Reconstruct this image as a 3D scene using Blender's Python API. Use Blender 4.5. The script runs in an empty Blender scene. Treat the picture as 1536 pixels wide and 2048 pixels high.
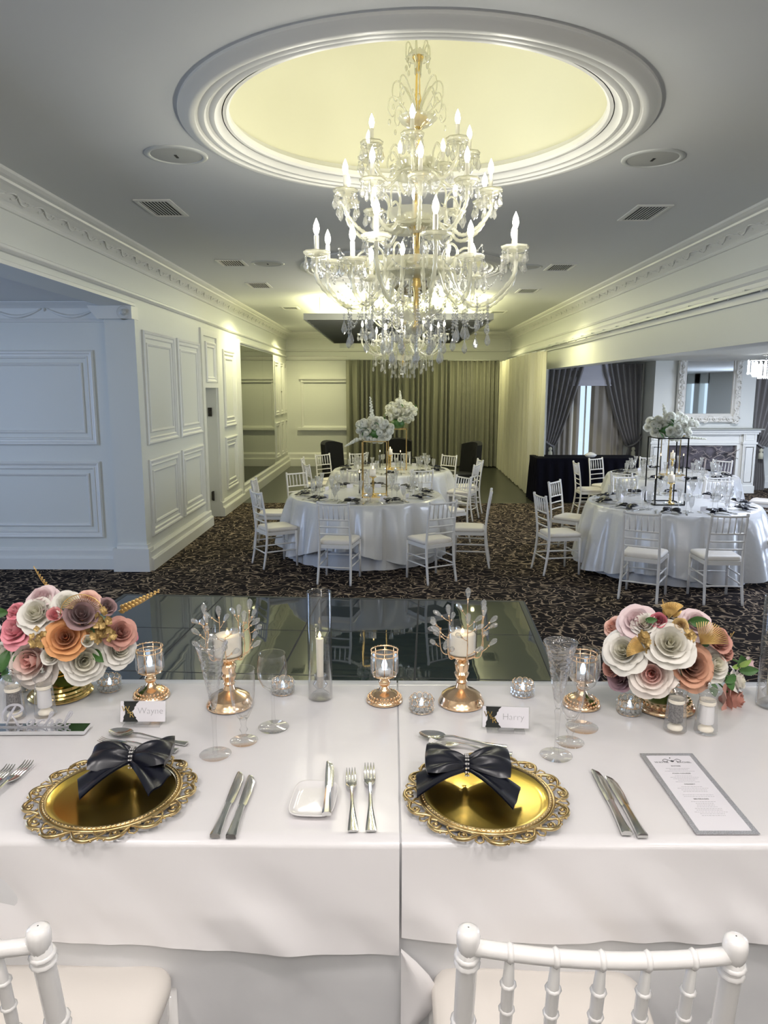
import bpy, math, random
from math import sin, cos, pi, sqrt, atan2, hypot, radians
from mathutils import Vector, Matrix, noise

# ------------------------------------------------------------------ camera, world, lights, exposure
S = bpy.context.scene
C = S.collection
FPX = 1460.0
CAMZ = 2.1
PITCH = math.atan(246 / FPX)
YAW = math.atan(15 / hypot(FPX, 246))
cam = bpy.data.cameras.new('camera')
cam.sensor_fit = 'VERTICAL'; cam.sensor_height = 36.0; cam.lens = FPX / 2048 * 36.0
cam.clip_start = 0.05; cam.clip_end = 100
camo = bpy.data.objects.new('camera', cam); C.objects.link(camo)
camo.location = (0, 0, CAMZ); camo.rotation_euler = (pi / 2 - PITCH, 0, YAW)
S.camera = camo
S.view_settings.view_transform = 'Standard'; S.view_settings.look = 'None'
S.view_settings.gamma = 1.0; S.view_settings.use_curve_mapping = False
S.view_settings.exposure = 0.0
S.cycles.max_bounces = 8; S.cycles.transparent_max_bounces = 24
S.cycles.diffuse_bounces = 4; S.cycles.glossy_bounces = 4; S.cycles.transmission_bounces = 6
S.cycles.caustics_reflective = False; S.cycles.caustics_refractive = False
S.cycles.sample_clamp_indirect = 4.0

W = bpy.data.worlds.new('daylight'); S.world = W; W.use_nodes = True
W.node_tree.nodes['Background'].inputs[0].default_value = (0.62, 0.80, 1.0, 1)
W.node_tree.nodes['Background'].inputs[1].default_value = 1.3

def light(name, typ, loc, power, color, size=0.3, rot=(0, 0, 0), sy=None, spot=None):
    l = bpy.data.lights.new(name, typ); l.energy = power; l.color = color
    if typ == 'AREA':
        l.size = size
        if sy: l.shape = 'RECTANGLE'; l.size_y = sy
        else: l.shape = 'DISK'
    elif typ == 'SPOT':
        l.spot_size = spot or 2.2; l.spot_blend = 0.6; l.shadow_soft_size = size
    else: l.shadow_soft_size = size
    o = bpy.data.objects.new(name, l); C.objects.link(o); o.location = loc; o.rotation_euler = rot
    return o
NEUTRAL = (1.0, 0.93, 0.90); WARM = (1.0, 0.95, 0.52)
# ceiling lights over the stage
for i, (x, y) in enumerate([(-1.3, 0.35), (0.2, 0.2), (1.6, 0.35), (-1.3, -1.3), (1.6, -1.3)]):
    light('stage_downlight', 'AREA', (x, y, 3.56), 15.5, NEUTRAL, 0.35)
light('stage_ceiling_fill', 'AREA', (0.1, -0.9, 2.75), 75, (1.0, 0.94, 0.91), 1.6, (pi, 0, 0))  # added fill aimed upwards to brighten the near ceiling, no fitting there
light('stage_fill', 'POINT', (0.15, -1.6, 3.2), 14, NEUTRAL, 0.3)  # added fill behind the camera, no chandelier hangs here
# daylight coming in through the windows of the side rooms
light('left_window_daylight', 'AREA', (-6.9, 4.4, 1.6), 120, (0.50, 0.66, 1.0), 2.6, (0, -pi / 2, 0), 2.2)
light('right_window_daylight', 'AREA', (11.25, 9.0, 1.15), 300, (0.66, 0.77, 1.0), 2.2, (0, pi / 2, 0), 3.4)
light('right_room_light', 'AREA', (6.3, 12.4, 2.58), 110, (0.86, 0.9, 1.0), 0.8)
light('right_room_light', 'AREA', (4.6, 8.4, 2.58), 60, (0.74, 0.82, 1.0), 0.8)
light('right_room_light', 'AREA', (7.6, 4.6, 2.6), 60, (0.74, 0.82, 1.0), 0.8)  # added fill for the near wall that the fireplace mirror reflects
light('flower_fill_spot', 'SPOT', (-0.9, 6.6, 3.5), 75, (1.0, 0.97, 0.86), 0.05, (radians(52), 0, radians(-14)), spot=0.55)  # added fill aimed at the tall flowers on the near middle table
# lamp above the louvred panel, then spots added to brighten the far end
light('far_lamp', 'AREA', (0.1, 15.2, 3.33), 420, WARM, 2.9, (pi, 0, 0), 5.8)
for (x, y) in ((-2.1, 18.3), (2.1, 18.3), (-2.1, 13.2), (2.2, 12.6)):
    light('far_fill_spot', 'SPOT', (x, y, 3.56), 130, WARM, 0.05, spot=2.6)
for (y, n, p) in ((4.6, 5, 10.5), (11.0, 3, 22)):                      # the candle bulbs of each chandelier
    for k in range(n):
        light('chandelier_glow', 'POINT', (0.15 + .66 * cos(6.283 * k / n + .5), y + .66 * sin(6.283 * k / n + .5), 3.04), p, (1.0, 0.96, 0.84), 0.06)
for (x, y, p) in ((0.14, 4.56, 2.4), (0.16, 9.55, 5)):          # cove lights hidden above the plaster rings
    light('cove_light', 'AREA', (x, y, 3.70), p, (1.0, 0.97, 0.74), 1.7, (pi, 0, 0))

# ------------------------------------------------------------------ measuring helpers
def ray(px, py):
    x, y, z = (px - 768) / FPX, 1.0, -(py - 1024) / FPX
    c, s = cos(PITCH), sin(PITCH); y, z = y * c + z * s, -y * s + z * c
    c, s = cos(YAW), sin(YAW); return Vector((x * c - y * s, x * s + y * c, z))
def atz(px, py, z):
    r = ray(px, py); return Vector((0, 0, CAMZ)) + r * ((z - CAMZ) / r.z)
def aty(px, py, y):
    r = ray(px, py); return Vector((0, 0, CAMZ)) + r * (y / r.y)
def atx(px, py, x):
    r = ray(px, py); return Vector((0, 0, CAMZ)) + r * (x / r.x)
TZ = 1.25          # top of the head table (it stands on the stage)

# ------------------------------------------------------------------ materials
MAT = {}
def nodes(name):
    m = bpy.data.materials.new(name); m.use_nodes = True
    nt = m.node_tree; b = nt.nodes['Principled BSDF']; MAT[name] = m
    return m, nt, b
def pbr(name, col, rough=0.5, metal=0.0, bump=None, sheen=0.0, coat=0.0, var=None, emit=None, spec=None, aniso=None):
    m, nt, b = nodes(name)
    b.inputs['Base Color'].default_value = (*col, 1); b.inputs['Roughness'].default_value = rough
    b.inputs['Metallic'].default_value = metal
    b.inputs['Sheen Weight'].default_value = sheen; b.inputs['Coat Weight'].default_value = coat
    if spec is not None: b.inputs['Specular IOR Level'].default_value = spec
    if emit:
        b.inputs['Emission Color'].default_value = (*emit[0], 1); b.inputs['Emission Strength'].default_value = emit[1]
    tc = nt.nodes.new('ShaderNodeTexCoord')
    if var:                                    # (scale, colour2, amount)
        n = nt.nodes.new('ShaderNodeTexNoise'); n.inputs['Scale'].default_value = var[0]; n.inputs['Detail'].default_value = 4
        nt.links.new(tc.outputs['Object'], n.inputs['Vector'])
        mx = nt.nodes.new('ShaderNodeMix'); mx.data_type = 'RGBA'
        mx.inputs[6].default_value = (*col, 1); mx.inputs[7].default_value = (*var[1], 1)
        mr = nt.nodes.new('ShaderNodeMapRange'); mr.inputs[1].default_value = 0.35; mr.inputs[2].default_value = 0.65; mr.inputs[4].default_value = var[2]
        nt.links.new(n.outputs['Fac'], mr.inputs[0]); nt.links.new(mr.outputs[0], mx.inputs[0]); nt.links.new(mx.outputs[2], b.inputs['Base Color'])
    if bump:                                   # (scale, strength, distance)
        n = nt.nodes.new('ShaderNodeTexNoise'); n.inputs['Scale'].default_value = bump[0]; n.inputs['Detail'].default_value = 3
        nt.links.new(tc.outputs['Object'], n.inputs['Vector'])
        bp = nt.nodes.new('ShaderNodeBump'); bp.inputs['Strength'].default_value = bump[1]; bp.inputs['Distance'].default_value = bump[2]
        nt.links.new(n.outputs['Fac'], bp.inputs['Height']); nt.links.new(bp.outputs[0], b.inputs['Normal'])
    return m
def glass(name, tint, power, top, rough=0.02, body=0.0, bodycol=(1, 1, 1), base=0.0, bump=None):
    """thin clear glass: transparent, brighter and more reflective towards its edges"""
    m = bpy.data.materials.new(name); m.use_nodes = True; MAT[name] = m
    nt = m.node_tree; nt.nodes.remove(nt.nodes['Principled BSDF']); out = nt.nodes['Material Output']
    tr = nt.nodes.new('ShaderNodeBsdfTransparent'); tr.inputs[0].default_value = (*tint, 1)
    gl = nt.nodes.new('ShaderNodeBsdfGlossy'); gl.inputs['Roughness'].default_value = rough
    lw = nt.nodes.new('ShaderNodeLayerWeight'); lw.inputs['Blend'].default_value = 0.5
    if bump:
        tc = nt.nodes.new('ShaderNodeTexCoord'); n = nt.nodes.new('ShaderNodeTexVoronoi'); n.inputs['Scale'].default_value = bump
        nt.links.new(tc.outputs['Object'], n.inputs['Vector'])
        bp = nt.nodes.new('ShaderNodeBump'); bp.inputs['Strength'].default_value = 0.7; bp.inputs['Distance'].default_value = 0.004
        nt.links.new(n.outputs['Distance'], bp.inputs['Height']); nt.links.new(bp.outputs[0], gl.inputs['Normal']); nt.links.new(bp.outputs[0], lw.inputs['Normal'])
    pw = nt.nodes.new('ShaderNodeMath'); pw.operation = 'POWER'; pw.inputs[1].default_value = power; nt.links.new(lw.outputs['Facing'], pw.inputs[0])
    mr = nt.nodes.new('ShaderNodeMapRange'); mr.inputs[3].default_value = base; mr.inputs[4].default_value = top
    nt.links.new(pw.outputs[0], mr.inputs[0])
    mx = nt.nodes.new('ShaderNodeMixShader')
    nt.links.new(mr.outputs[0], mx.inputs[0]); nt.links.new(tr.outputs[0], mx.inputs[1]); nt.links.new(gl.outputs[0], mx.inputs[2])
    last = mx
    if body:
        df = nt.nodes.new('ShaderNodeBsdfDiffuse'); df.inputs[0].default_value = (*bodycol, 1)
        tl = nt.nodes.new('ShaderNodeBsdfTranslucent'); tl.inputs[0].default_value = (*bodycol, 1)
        ad = nt.nodes.new('ShaderNodeMixShader'); ad.inputs[0].default_value = 0.5
        nt.links.new(df.outputs[0], ad.inputs[1]); nt.links.new(tl.outputs[0], ad.inputs[2])
        m2 = nt.nodes.new('ShaderNodeMixShader'); m2.inputs[0].default_value = body
        nt.links.new(mx.outputs[0], m2.inputs[1]); nt.links.new(ad.outputs[0], m2.inputs[2]); last = m2
    nt.links.new(last.outputs[0], out.inputs['Surface'])
    return m
def two_tone(name, inner, outer, r0=0.15, r1=1.0, rough=0.6):
    """petals whose own colour changes from the heart of the bloom to its rim"""
    m, nt, b = nodes(name)
    tc = nt.nodes.new('ShaderNodeTexCoord'); sp = nt.nodes.new('ShaderNodeSeparateXYZ'); nt.links.new(tc.outputs['Object'], sp.inputs[0])
    cb = nt.nodes.new('ShaderNodeCombineXYZ'); nt.links.new(sp.outputs[0], cb.inputs[0]); nt.links.new(sp.outputs[1], cb.inputs[1])
    ln = nt.nodes.new('ShaderNodeVectorMath'); ln.operation = 'LENGTH'; nt.links.new(cb.outputs[0], ln.inputs[0])
    mr = nt.nodes.new('ShaderNodeMapRange'); mr.inputs[1].default_value = r0; mr.inputs[2].default_value = r1
    nt.links.new(ln.outputs['Value'], mr.inputs[0])
    mx = nt.nodes.new('ShaderNodeMix'); mx.data_type = 'RGBA'; mx.inputs[6].default_value = (*inner, 1); mx.inputs[7].default_value = (*outer, 1)
    nt.links.new(mr.outputs[0], mx.inputs[0]); nt.links.new(mx.outputs[2], b.inputs['Base Color'])
    b.inputs['Roughness'].default_value = rough; b.inputs['Sheen Weight'].default_value = 0.15; b.inputs['Specular IOR Level'].default_value = 0.25
    return m

pbr('wall_paint', (0.78, 0.79, 0.74), 0.45, bump=(60, 0.04, 0.002))
pbr('ceiling_paint', (0.74, 0.755, 0.75), 0.7, bump=(40, 0.03, 0.002))
pbr('dome_paint', (0.74, 0.73, 0.56), 0.7)
pbr('trim_paint', (0.82, 0.82, 0.78), 0.38)
pbr('chair_paint', (0.84, 0.82, 0.80), 0.25, coat=0.3)
pbr('cushion_vinyl', (0.83, 0.78, 0.72), 0.45, bump=(35, 0.1, 0.004))
pbr('satin', (0.72, 0.72, 0.73), 0.26, spec=0.8, bump=(4.5, 0.45, 0.03))
pbr('satin_table', (0.82, 0.80, 0.805), 0.22, sheen=0.2, bump=(6, 0.22, 0.012))
pbr('linen', (0.68, 0.68, 0.69), 0.7, bump=(7, 0.3, 0.02))
pbr('navy_satin', (0.006, 0.007, 0.014), 0.30, bump=(30, 0.2, 0.003), spec=0.6)
pbr('black_cloth', (0.003, 0.003, 0.008), 0.9, spec=0.1)
pbr('gold', (0.86, 0.62, 0.24), 0.16, 1.0)
pbr('rose_gold', (0.93, 0.66, 0.42), 0.17, 1.0)
pbr('antique_gold', (0.72, 0.56, 0.30), 0.30, 1.0, var=(40, (0.42, 0.29, 0.12), 0.8), bump=(60, 0.3, 0.002))
pbr('plate_gold', (0.80, 0.58, 0.14), 0.20, 1.0)
pbr('silver', (0.72, 0.72, 0.70), 0.12, 1.0)
pbr('mirror_glass', (0.20, 0.22, 0.17), 0.015, 1.0)
pbr('clear_mirror', (0.86, 0.88, 0.9), 0.02, 1.0)
pbr('ball_mirror', (0.46, 0.42, 0.34), 0.10, 1.0)
pbr('candle_wax', (0.94, 0.88, 0.76), 0.5, emit=((1.0, 0.85, 0.6), 0.10))  # faint emission stands in for flame light coming through the wax
pbr('candle_tube', (0.86, 0.84, 0.76), 0.4)
pbr('flame', (1, 0.8, 0.4), 0.5, emit=((1.0, 0.72, 0.30), 9.0))
pbr('bulb_glow', (1, 0.95, 0.85), 0.3, emit=((1.0, 0.95, 0.78), 14.0))
pbr('led_glow', (0.8, 0.9, 1), 0.3, emit=((0.55, 0.75, 1.0), 5.0))
pbr('porcelain', (0.85, 0.83, 0.82), 0.12, coat=0.5)
pbr('paper', (0.84, 0.82, 0.86), 0.7)
pbr('ink', (0.05, 0.05, 0.055), 0.7)
pbr('pale_ink', (0.42, 0.41, 0.43), 0.8)
pbr('silver_glitter', (0.34, 0.34, 0.35), 0.35, 0.6, bump=(900, 1.0, 0.002), var=(700, (0.75, 0.75, 0.78), 0.9))
pbr('black_card', (0.012, 0.015, 0.014), 0.5)
pbr('peppercorns', (0.09, 0.085, 0.085), 0.6, bump=(300, 1.0, 0.004), var=(260, (0.38, 0.36, 0.34), 0.6))
pbr('salt', (0.86, 0.85, 0.86), 0.8)
pbr('velvet', (0.010, 0.010, 0.009), 0.8, sheen=0.08, spec=0.2)
pbr('black_metal', (0.015, 0.015, 0.016), 0.35, 0.5)
pbr('vent_dark', (0.03, 0.03, 0.03), 0.9)
pbr('leaf_green', (0.05, 0.14, 0.03), 0.45)
pbr('leaf_lime', (0.28, 0.42, 0.10), 0.5)
pbr('gold_leaf', (0.66, 0.44, 0.16), 0.34, 0.75)
pbr('gold_floret', (0.55, 0.38, 0.15), 0.4, 0.5)
glass('white_petal', (1, 1, 1), 1, 0.1, 0.5, body=1.0, bodycol=(0.97, 0.97, 0.90))
pbr('curtain_sage', (0.28, 0.28, 0.21), 0.55, sheen=0.3, bump=(60, 0.1, 0.004))
pbr('curtain_ivory', (0.62, 0.60, 0.46), 0.5, sheen=0.3, bump=(60, 0.1, 0.004))
pbr('curtain_grey', (0.235, 0.225, 0.225), 0.45, sheen=0.3, bump=(50, 0.1, 0.004))
pbr('sheer_taupe', (0.36, 0.33, 0.29), 0.7)
pbr('blind_fabric', (0.72, 0.72, 0.80), 0.8)
pbr('stone_dark', (0.05, 0.045, 0.05), 0.25, var=(6, (0.22, 0.19, 0.22), 0.7))
pbr('plaster_ornate', (0.80, 0.78, 0.72), 0.5)
pbr('louvre_metal', (0.36, 0.37, 0.33), 0.5)
pbr('stage_board', (0.10, 0.09, 0.09), 0.6)
pbr('table_wood', (0.35, 0.27, 0.2), 0.6)
pbr('brass_hinge', (0.06, 0.055, 0.05), 0.4, 0.8)
pbr('speaker_mesh', (0.50, 0.51, 0.48), 0.8, bump=(400, 0.6, 0.002))
pbr('dim_plastic', (0.62, 0.64, 0.62), 0.3)
pbr('twig', (0.42, 0.36, 0.34), 0.8)
glass('clear_glass', (0.985, 0.985, 0.985), 3.3, 1.0, 0.02, base=0.03)
glass('table_glass', (0.97, 0.97, 0.97), 1.6, 0.9, 0.03, base=0.06, body=0.16, bodycol=(0.95, 0.95, 0.93))
glass('cut_glass', (0.97, 0.97, 0.97), 2.2, 0.8, 0.03, base=0.05, bump=90, body=0.04)
glass('crystal', (0.96, 0.96, 0.95), 1.3, 0.9, 0.04, base=0.15, body=0.16, bodycol=(0.95, 0.95, 0.92))
glass('chandelier_glass', (0.94, 0.94, 0.88), 1.3, 0.8, 0.08, base=0.16, body=0.34, bodycol=(1.0, 0.99, 0.86))
glass('acrylic', (0.9, 0.9, 0.92), 2, 0.6, 0.05, base=0.06, body=0.55, bodycol=(0.95, 0.94, 0.97))
glass('clear_acrylic', (0.97, 0.97, 0.97), 2, 0.7, 0.03, base=0.05, body=0.08)

def carpet():
    m, nt, b = nodes('patterned_carpet'); N = nt.nodes.new; L = nt.links.new
    tc = N('ShaderNodeTexCoord'); n = N('ShaderNodeTexNoise'); n.inputs['Scale'].default_value = 4.5; n.inputs['Detail'].default_value = 1
    L(tc.outputs['Object'], n.inputs['Vector'])
    add = N('ShaderNodeVectorMath'); add.operation = 'MULTIPLY_ADD'; add.inputs[1].default_value = (0.3, 0.3, 0)
    L(n.outputs['Color'], add.inputs[0]); L(tc.outputs['Object'], add.inputs[2])
    # scrolling vine lines: distorted voronoi cell edges with gaps, plus curls
    v = N('ShaderNodeTexVoronoi'); v.feature = 'DISTANCE_TO_EDGE'; v.inputs['Scale'].default_value = 8.5
    L(add.outputs[0], v.inputs['Vector'])
    r1 = N('ShaderNodeMapRange'); r1.inputs[1].default_value = 0.022; r1.inputs[2].default_value = 0.055; r1.inputs[3].default_value = 1; r1.inputs[4].default_value = 0
    L(v.outputs['Distance'], r1.inputs[0])
    v2 = N('ShaderNodeTexVoronoi'); v2.inputs['Scale'].default_value = 8.5; L(add.outputs[0], v2.inputs['Vector'])
    wv = N('ShaderNodeMath'); wv.operation = 'SUBTRACT'; wv.inputs[1].default_value = 0.24; L(v2.outputs['Distance'], wv.inputs[0])
    ab = N('ShaderNodeMath'); ab.operation = 'ABSOLUTE'; L(wv.outputs[0], ab.inputs[0])
    r2 = N('ShaderNodeMapRange'); r2.inputs[1].default_value = 0.012; r2.inputs[2].default_value = 0.045; r2.inputs[3].default_value = 0.9; r2.inputs[4].default_value = 0
    L(ab.outputs[0], r2.inputs[0])
    n2 = N('ShaderNodeTexNoise'); n2.inputs['Scale'].default_value = 14; L(tc.outputs['Object'], n2.inputs['Vector'])
    gt = N('ShaderNodeMapRange'); gt.inputs[1].default_value = 0.38; gt.inputs[2].default_value = 0.5; L(n2.outputs['Fac'], gt.inputs[0])
    mxm = N('ShaderNodeMath'); mxm.operation = 'MAXIMUM'; L(r1.outputs[0], mxm.inputs[0]); L(r2.outputs[0], mxm.inputs[1])
    mu = N('ShaderNodeMath'); mu.operation = 'MULTIPLY'; L(mxm.outputs[0], mu.inputs[0]); L(gt.outputs[0], mu.inputs[1])
    mx = N('ShaderNodeMix'); mx.data_type = 'RGBA'; mx.inputs[6].default_value = (0.016, 0.012, 0.013, 1); mx.inputs[7].default_value = (0.40, 0.31, 0.22, 1)
    L(mu.outputs[0], mx.inputs[0]); L(mx.outputs[2], b.inputs['Base Color']); b.inputs['Roughness'].default_value = 0.95
    b.inputs['Specular IOR Level'].default_value = 0.1
carpet()
def dancefloor():
    m, nt, b = nodes('dance_floor_tiles'); N = nt.nodes.new; L = nt.links.new
    tc = N('ShaderNodeTexCoord'); br = N('ShaderNodeTexBrick'); br.offset = 0
    br.inputs['Scale'].default_value = 1; br.inputs['Brick Width'].default_value = 1.0; br.inputs['Row Height'].default_value = 1.0
    br.inputs['Mortar Size'].default_value = 0.008; br.inputs['Mortar Smooth'].default_value = 0.1
    br.inputs['Color1'].default_value = (0.020, 0.032, 0.036, 1); br.inputs['Color2'].default_value = (0.023, 0.036, 0.040, 1); br.inputs['Mortar'].default_value = (0.002, 0.002, 0.002, 1)
    L(tc.outputs['Object'], br.inputs['Vector']); L(br.outputs['Color'], b.inputs['Base Color'])
    rr = N('ShaderNodeMapRange'); rr.inputs[3].default_value = 0.03; rr.inputs[4].default_value = 0.9; L(br.outputs['Fac'], rr.inputs[0]); L(rr.outputs[0], b.inputs['Roughness'])
    b.inputs['IOR'].default_value = 1.9
    n = N('ShaderNodeTexNoise'); n.inputs['Scale'].default_value = 1.6; L(tc.outputs['Object'], n.inputs['Vector'])
    bp = N('ShaderNodeBump'); bp.inputs['Strength'].default_value = 0.12; bp.inputs['Distance'].default_value = 0.02
    L(n.outputs['Fac'], bp.inputs['Height']); L(bp.outputs[0], b.inputs['Normal'])
dancefloor()
pbr('far_floor', (0.035, 0.038, 0.028), 0.3, bump=(4, 0.03, 0.01))
pbr('floor_edge', (0.05, 0.06, 0.058), 0.5)

# ------------------------------------------------------------------ mesh helpers
class MB:
    def __init__(s, M=None): s.V = []; s.F = []; s.M = M
    def v(s, p):
        p = Vector(p)
        if s.M is not None: p = s.M @ p
        s.V.append(p[:]); return len(s.V) - 1
    def f(s, *i): s.F.append(tuple(i))
    def bb(s, x0, x1, y0, y1, z0, z1):
        i = [s.v((x, y, z)) for z in (z0, z1) for x, y in ((x0, y0), (x1, y0), (x1, y1), (x0, y1))]
        s.f(i[3], i[2], i[1], i[0]); s.f(*i[4:])
        for k in range(4): s.f(i[k], i[(k + 1) % 4], i[4 + (k + 1) % 4], i[4 + k])
        return s
    def prism(s, A, B):
        a = [s.v(p) for p in A]; b = [s.v(p) for p in B]; n = len(a)
        for k in range(n): s.f(a[k], a[(k + 1) % n], b[(k + 1) % n], b[k])
        s.f(*a[::-1]); s.f(*b); return s
    def grid(s, nu, nv, fn, cu=False, flip=False):
        I = [[s.v(fn(i / (nu if cu else nu - 1), j / (nv - 1))) for j in range(nv)] for i in range(nu)]
        for i in range(nu if cu else nu - 1):
            for j in range(nv - 1):
                q = (I[i][j], I[(i + 1) % nu][j], I[(i + 1) % nu][j + 1], I[i][j + 1])
                s.f(*(q[::-1] if flip else q))
        return I
    def lathe(s, prof, n=24, c=(0, 0, 0), mod=None):
        I = []
        for (r, z) in prof:
            row = []
            for k in range(n):
                a = 2 * pi * k / n; rr = r * (mod(a, r, z) if mod else 1)
                row.append(s.v((c[0] + rr * cos(a), c[1] + rr * sin(a), c[2] + z)))
            I.append(row)
        for i in range(len(I) - 1):
            for k in range(n): s.f(I[i][k], I[i][(k + 1) % n], I[i + 1][(k + 1) % n], I[i + 1][k])
        return s
    def tube(s, path, r, n=8, closed=False, cap=True):
        P = [Vector(p) for p in path]; m = len(P); rows = []; up = None
        for i in range(m):
            if closed: t = P[(i + 1) % m] - P[i - 1]
            else: t = P[min(i + 1, m - 1)] - P[max(i - 1, 0)]
            if t.length < 1e-9: t = Vector((0, 0, 1))
            t.normalize()
            if up is None: up = Vector((0, 0, 1)) if abs(t.z) < 0.9 else Vector((0, 1, 0))
            x = up - t * up.dot(t)
            if x.length < 1e-6: x = t.orthogonal()
            x.normalize(); up = x; y = t.cross(x)
            rr = r(i / (m - 1)) if callable(r) else (r[i] if isinstance(r, (list, tuple)) else r)
            rows.append([s.v(P[i] + (x * cos(2 * pi * k / n) + y * sin(2 * pi * k / n)) * rr) for k in range(n)])
        for i in range(m if closed else m - 1):
            a, b = rows[i], rows[(i + 1) % m]
            for k in range(n): s.f(a[k], a[(k + 1) % n], b[(k + 1) % n], b[k])
        if not closed and cap: s.f(*rows[0][::-1]); s.f(*rows[-1])
        return s
    def ball(s, c, r, nu=8, nv=6, sc=(1, 1, 1)):
        c = Vector(c); top = s.v(c + Vector((0, 0, r * sc[2]))); bot = s.v(c - Vector((0, 0, r * sc[2]))); R = []
        for j in range(1, nv):
            t = pi * j / nv
            R.append([s.v(c + Vector((r * sc[0] * sin(t) * cos(2 * pi * k / nu), r * sc[1] * sin(t) * sin(2 * pi * k / nu), r * sc[2] * cos(t)))) for k in range(nu)])
        for k in range(nu):
            s.f(top, R[0][k], R[0][(k + 1) % nu]); s.f(bot, R[-1][(k + 1) % nu], R[-1][k])
        for j in range(len(R) - 1):
            for k in range(nu): s.f(R[j][k], R[j + 1][k], R[j + 1][(k + 1) % nu], R[j][(k + 1) % nu])
        return s
    def frame(s, o, u, v, n, w, h, prof):
        """mitred rectangular moulding: o corner, u/v unit axes, n outward; prof = [(inset, height)]"""
        o, u, v, n = map(Vector, (o, u, v, n)); rows = []
        for (d, e) in prof:
            rows.append([s.v(o + u * a + v * b + n * e) for a, b in ((d, d), (w - d, d), (w - d, h - d), (d, h - d))])
        for i in range(len(rows) - 1):
            for k in range(4): s.f(rows[i][k], rows[i][(k + 1) % 4], rows[i + 1][(k + 1) % 4], rows[i + 1][k])
        return s
    def build(s, name, mat, parent=None, smooth=True, angle=None):
        me = bpy.data.meshes.new(name); me.from_pydata(s.V, [], s.F); me.update()
        if isinstance(mat, str): mat = MAT[mat]
        me.materials.append(mat)
        if smooth:
            me.polygons.foreach_set('use_smooth', [True] * len(me.polygons))
            if angle is not None: me.set_sharp_from_angle(angle=radians(angle))
        o = bpy.data.objects.new(name, me); C.objects.link(o)
        if parent is not None: o.parent = parent
        return o
def spline(P, n=6, closed=False):
    P = [Vector(p) for p in P]; out = []; m = len(P)
    for i in range(m if closed else m - 1):
        if closed: a, b, c, d = P[i - 1], P[i], P[(i + 1) % m], P[(i + 2) % m]
        else: a, b, c, d = P[max(i - 1, 0)], P[i], P[i + 1], P[min(i + 2, m - 1)]
        for k in range(n):
            t = k / n
            out.append(0.5 * ((2 * b) + (c - a) * t + (2 * a - 5 * b + 4 * c - d) * t * t + (3 * b - a - 3 * c + d) * t ** 3))
    if not closed: out.append(P[-1])
    return out
def thing(name, label, cat, loc=(0, 0, 0), rz=0.0, group=None):
    o = bpy.data.objects.new(name, None); C.objects.link(o); o.empty_display_size = 0.1
    o.location = loc; o.rotation_euler = (0, 0, rz); o['label'] = label; o['category'] = cat
    if group: o['group'] = group
    return o
def tag(o, label, cat, group=None, kind=None):
    o['label'] = label; o['category'] = cat
    if group: o['group'] = group
    if kind: o['kind'] = kind
    return o
def struct(name, mb, mat, smooth=False, angle=None):
    o = mb.build(name, mat, None, smooth, angle); o['kind'] = 'structure'; return o
def dup(root, loc, rz=0.0, label=None, group=None, scale=None, rot=None):
    r = root.copy(); C.objects.link(r); r.location = loc; r.rotation_euler = rot if rot else (0, 0, rz)
    if scale: r.scale = (scale,) * 3
    if label: r['label'] = label
    if group: r['group'] = group
    for ch in root.children:
        c = ch.copy(); C.objects.link(c); c.parent = r
        for g in ch.children:
            d = g.copy(); C.objects.link(d); d.parent = c
    return r
def text_mesh(body, size, extrude=0.0, align='CENTER', offset=0.0):
    cu = bpy.data.curves.new('lettering', 'FONT'); cu.body = body; cu.size = size; cu.extrude = extrude; cu.align_x = align; cu.offset = offset
    cu.resolution_u = 3
    o = bpy.data.objects.new('lettering', cu); C.objects.link(o)
    me = bpy.data.meshes.new_from_object(o.evaluated_get(bpy.context.evaluated_depsgraph_get()))
    bpy.data.objects.remove(o); bpy.data.curves.remove(cu)
    return me
def lettering(name, body, size, mat, parent, M, extrude=0.0003, align='CENTER', offset=0.0):
    me = text_mesh(body, size, extrude, align, offset); me.transform(M); me.materials.clear(); me.materials.append(MAT[mat])
    o = bpy.data.objects.new(name, me); C.objects.link(o); o.parent = parent; return o

# ================================================================== THE SETTING
XL, XR, YB, ZC = -2.85, 3.2, 20.2, 3.6
D0, D1, DZ = 11.22, 12.0, 2.12          # doorway in the left wall
# floors
m = MB(); m.bb(-9, 11.5, 1, 13.45, -0.1, 0); m.bb(4.9, 11.5, 13.45, 17, -0.1, 0); m.bb(-9, 11.5, -4, 1, -0.1, 0)
struct('floor', m, 'patterned_carpet')
m = MB(); m.bb(-3.2, 4.9, 13.45, 20.4, -0.1, 0.002); struct('floor', m, 'far_floor')
# stage under the head table
m = MB(); m.bb(-9, 11.5, -3.95, 2.3, 0.0, 0.5); struct('floor', m, 'stage_board')
# ceiling with two round openings
def ring_plate(name, holes, x0, x1, y0, y1, z, th):
    """plate with circular holes: each hole sits in its own square, the rest are strips"""
    m = MB(); ys = [y0]
    for (hx, hy, r) in holes:
        q = r + 0.25
        m.bb(x0, x1, ys[-1], hy - q, z, z + th) if hy - q > ys[-1] else None
        m.bb(x0, hx - q, hy - q, hy + q, z, z + th); m.bb(hx + q, x1, hy - q, hy + q, z, z + th)
        n = 64; a = []; b = []
        for k in range(n):
            t = 2 * pi * k / n; c, s_ = cos(t), sin(t); e = q / max(abs(c), abs(s_))
            a.append((m.v((hx + r * c, hy + r * s_, z)), m.v((hx + e * c, hy + e * s_, z))))
        for k in range(n):
            i, j = a[k], a[(k + 1) % n]; m.f(i[0], j[0], j[1], i[1])
        ys.append(hy + q)
    m.bb(x0, x1, ys[-1], y1, z, z + th)
    return m
RINGS = [(0.14, 4.56, 1.10), (0.16, 9.55, 1.06)]
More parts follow.
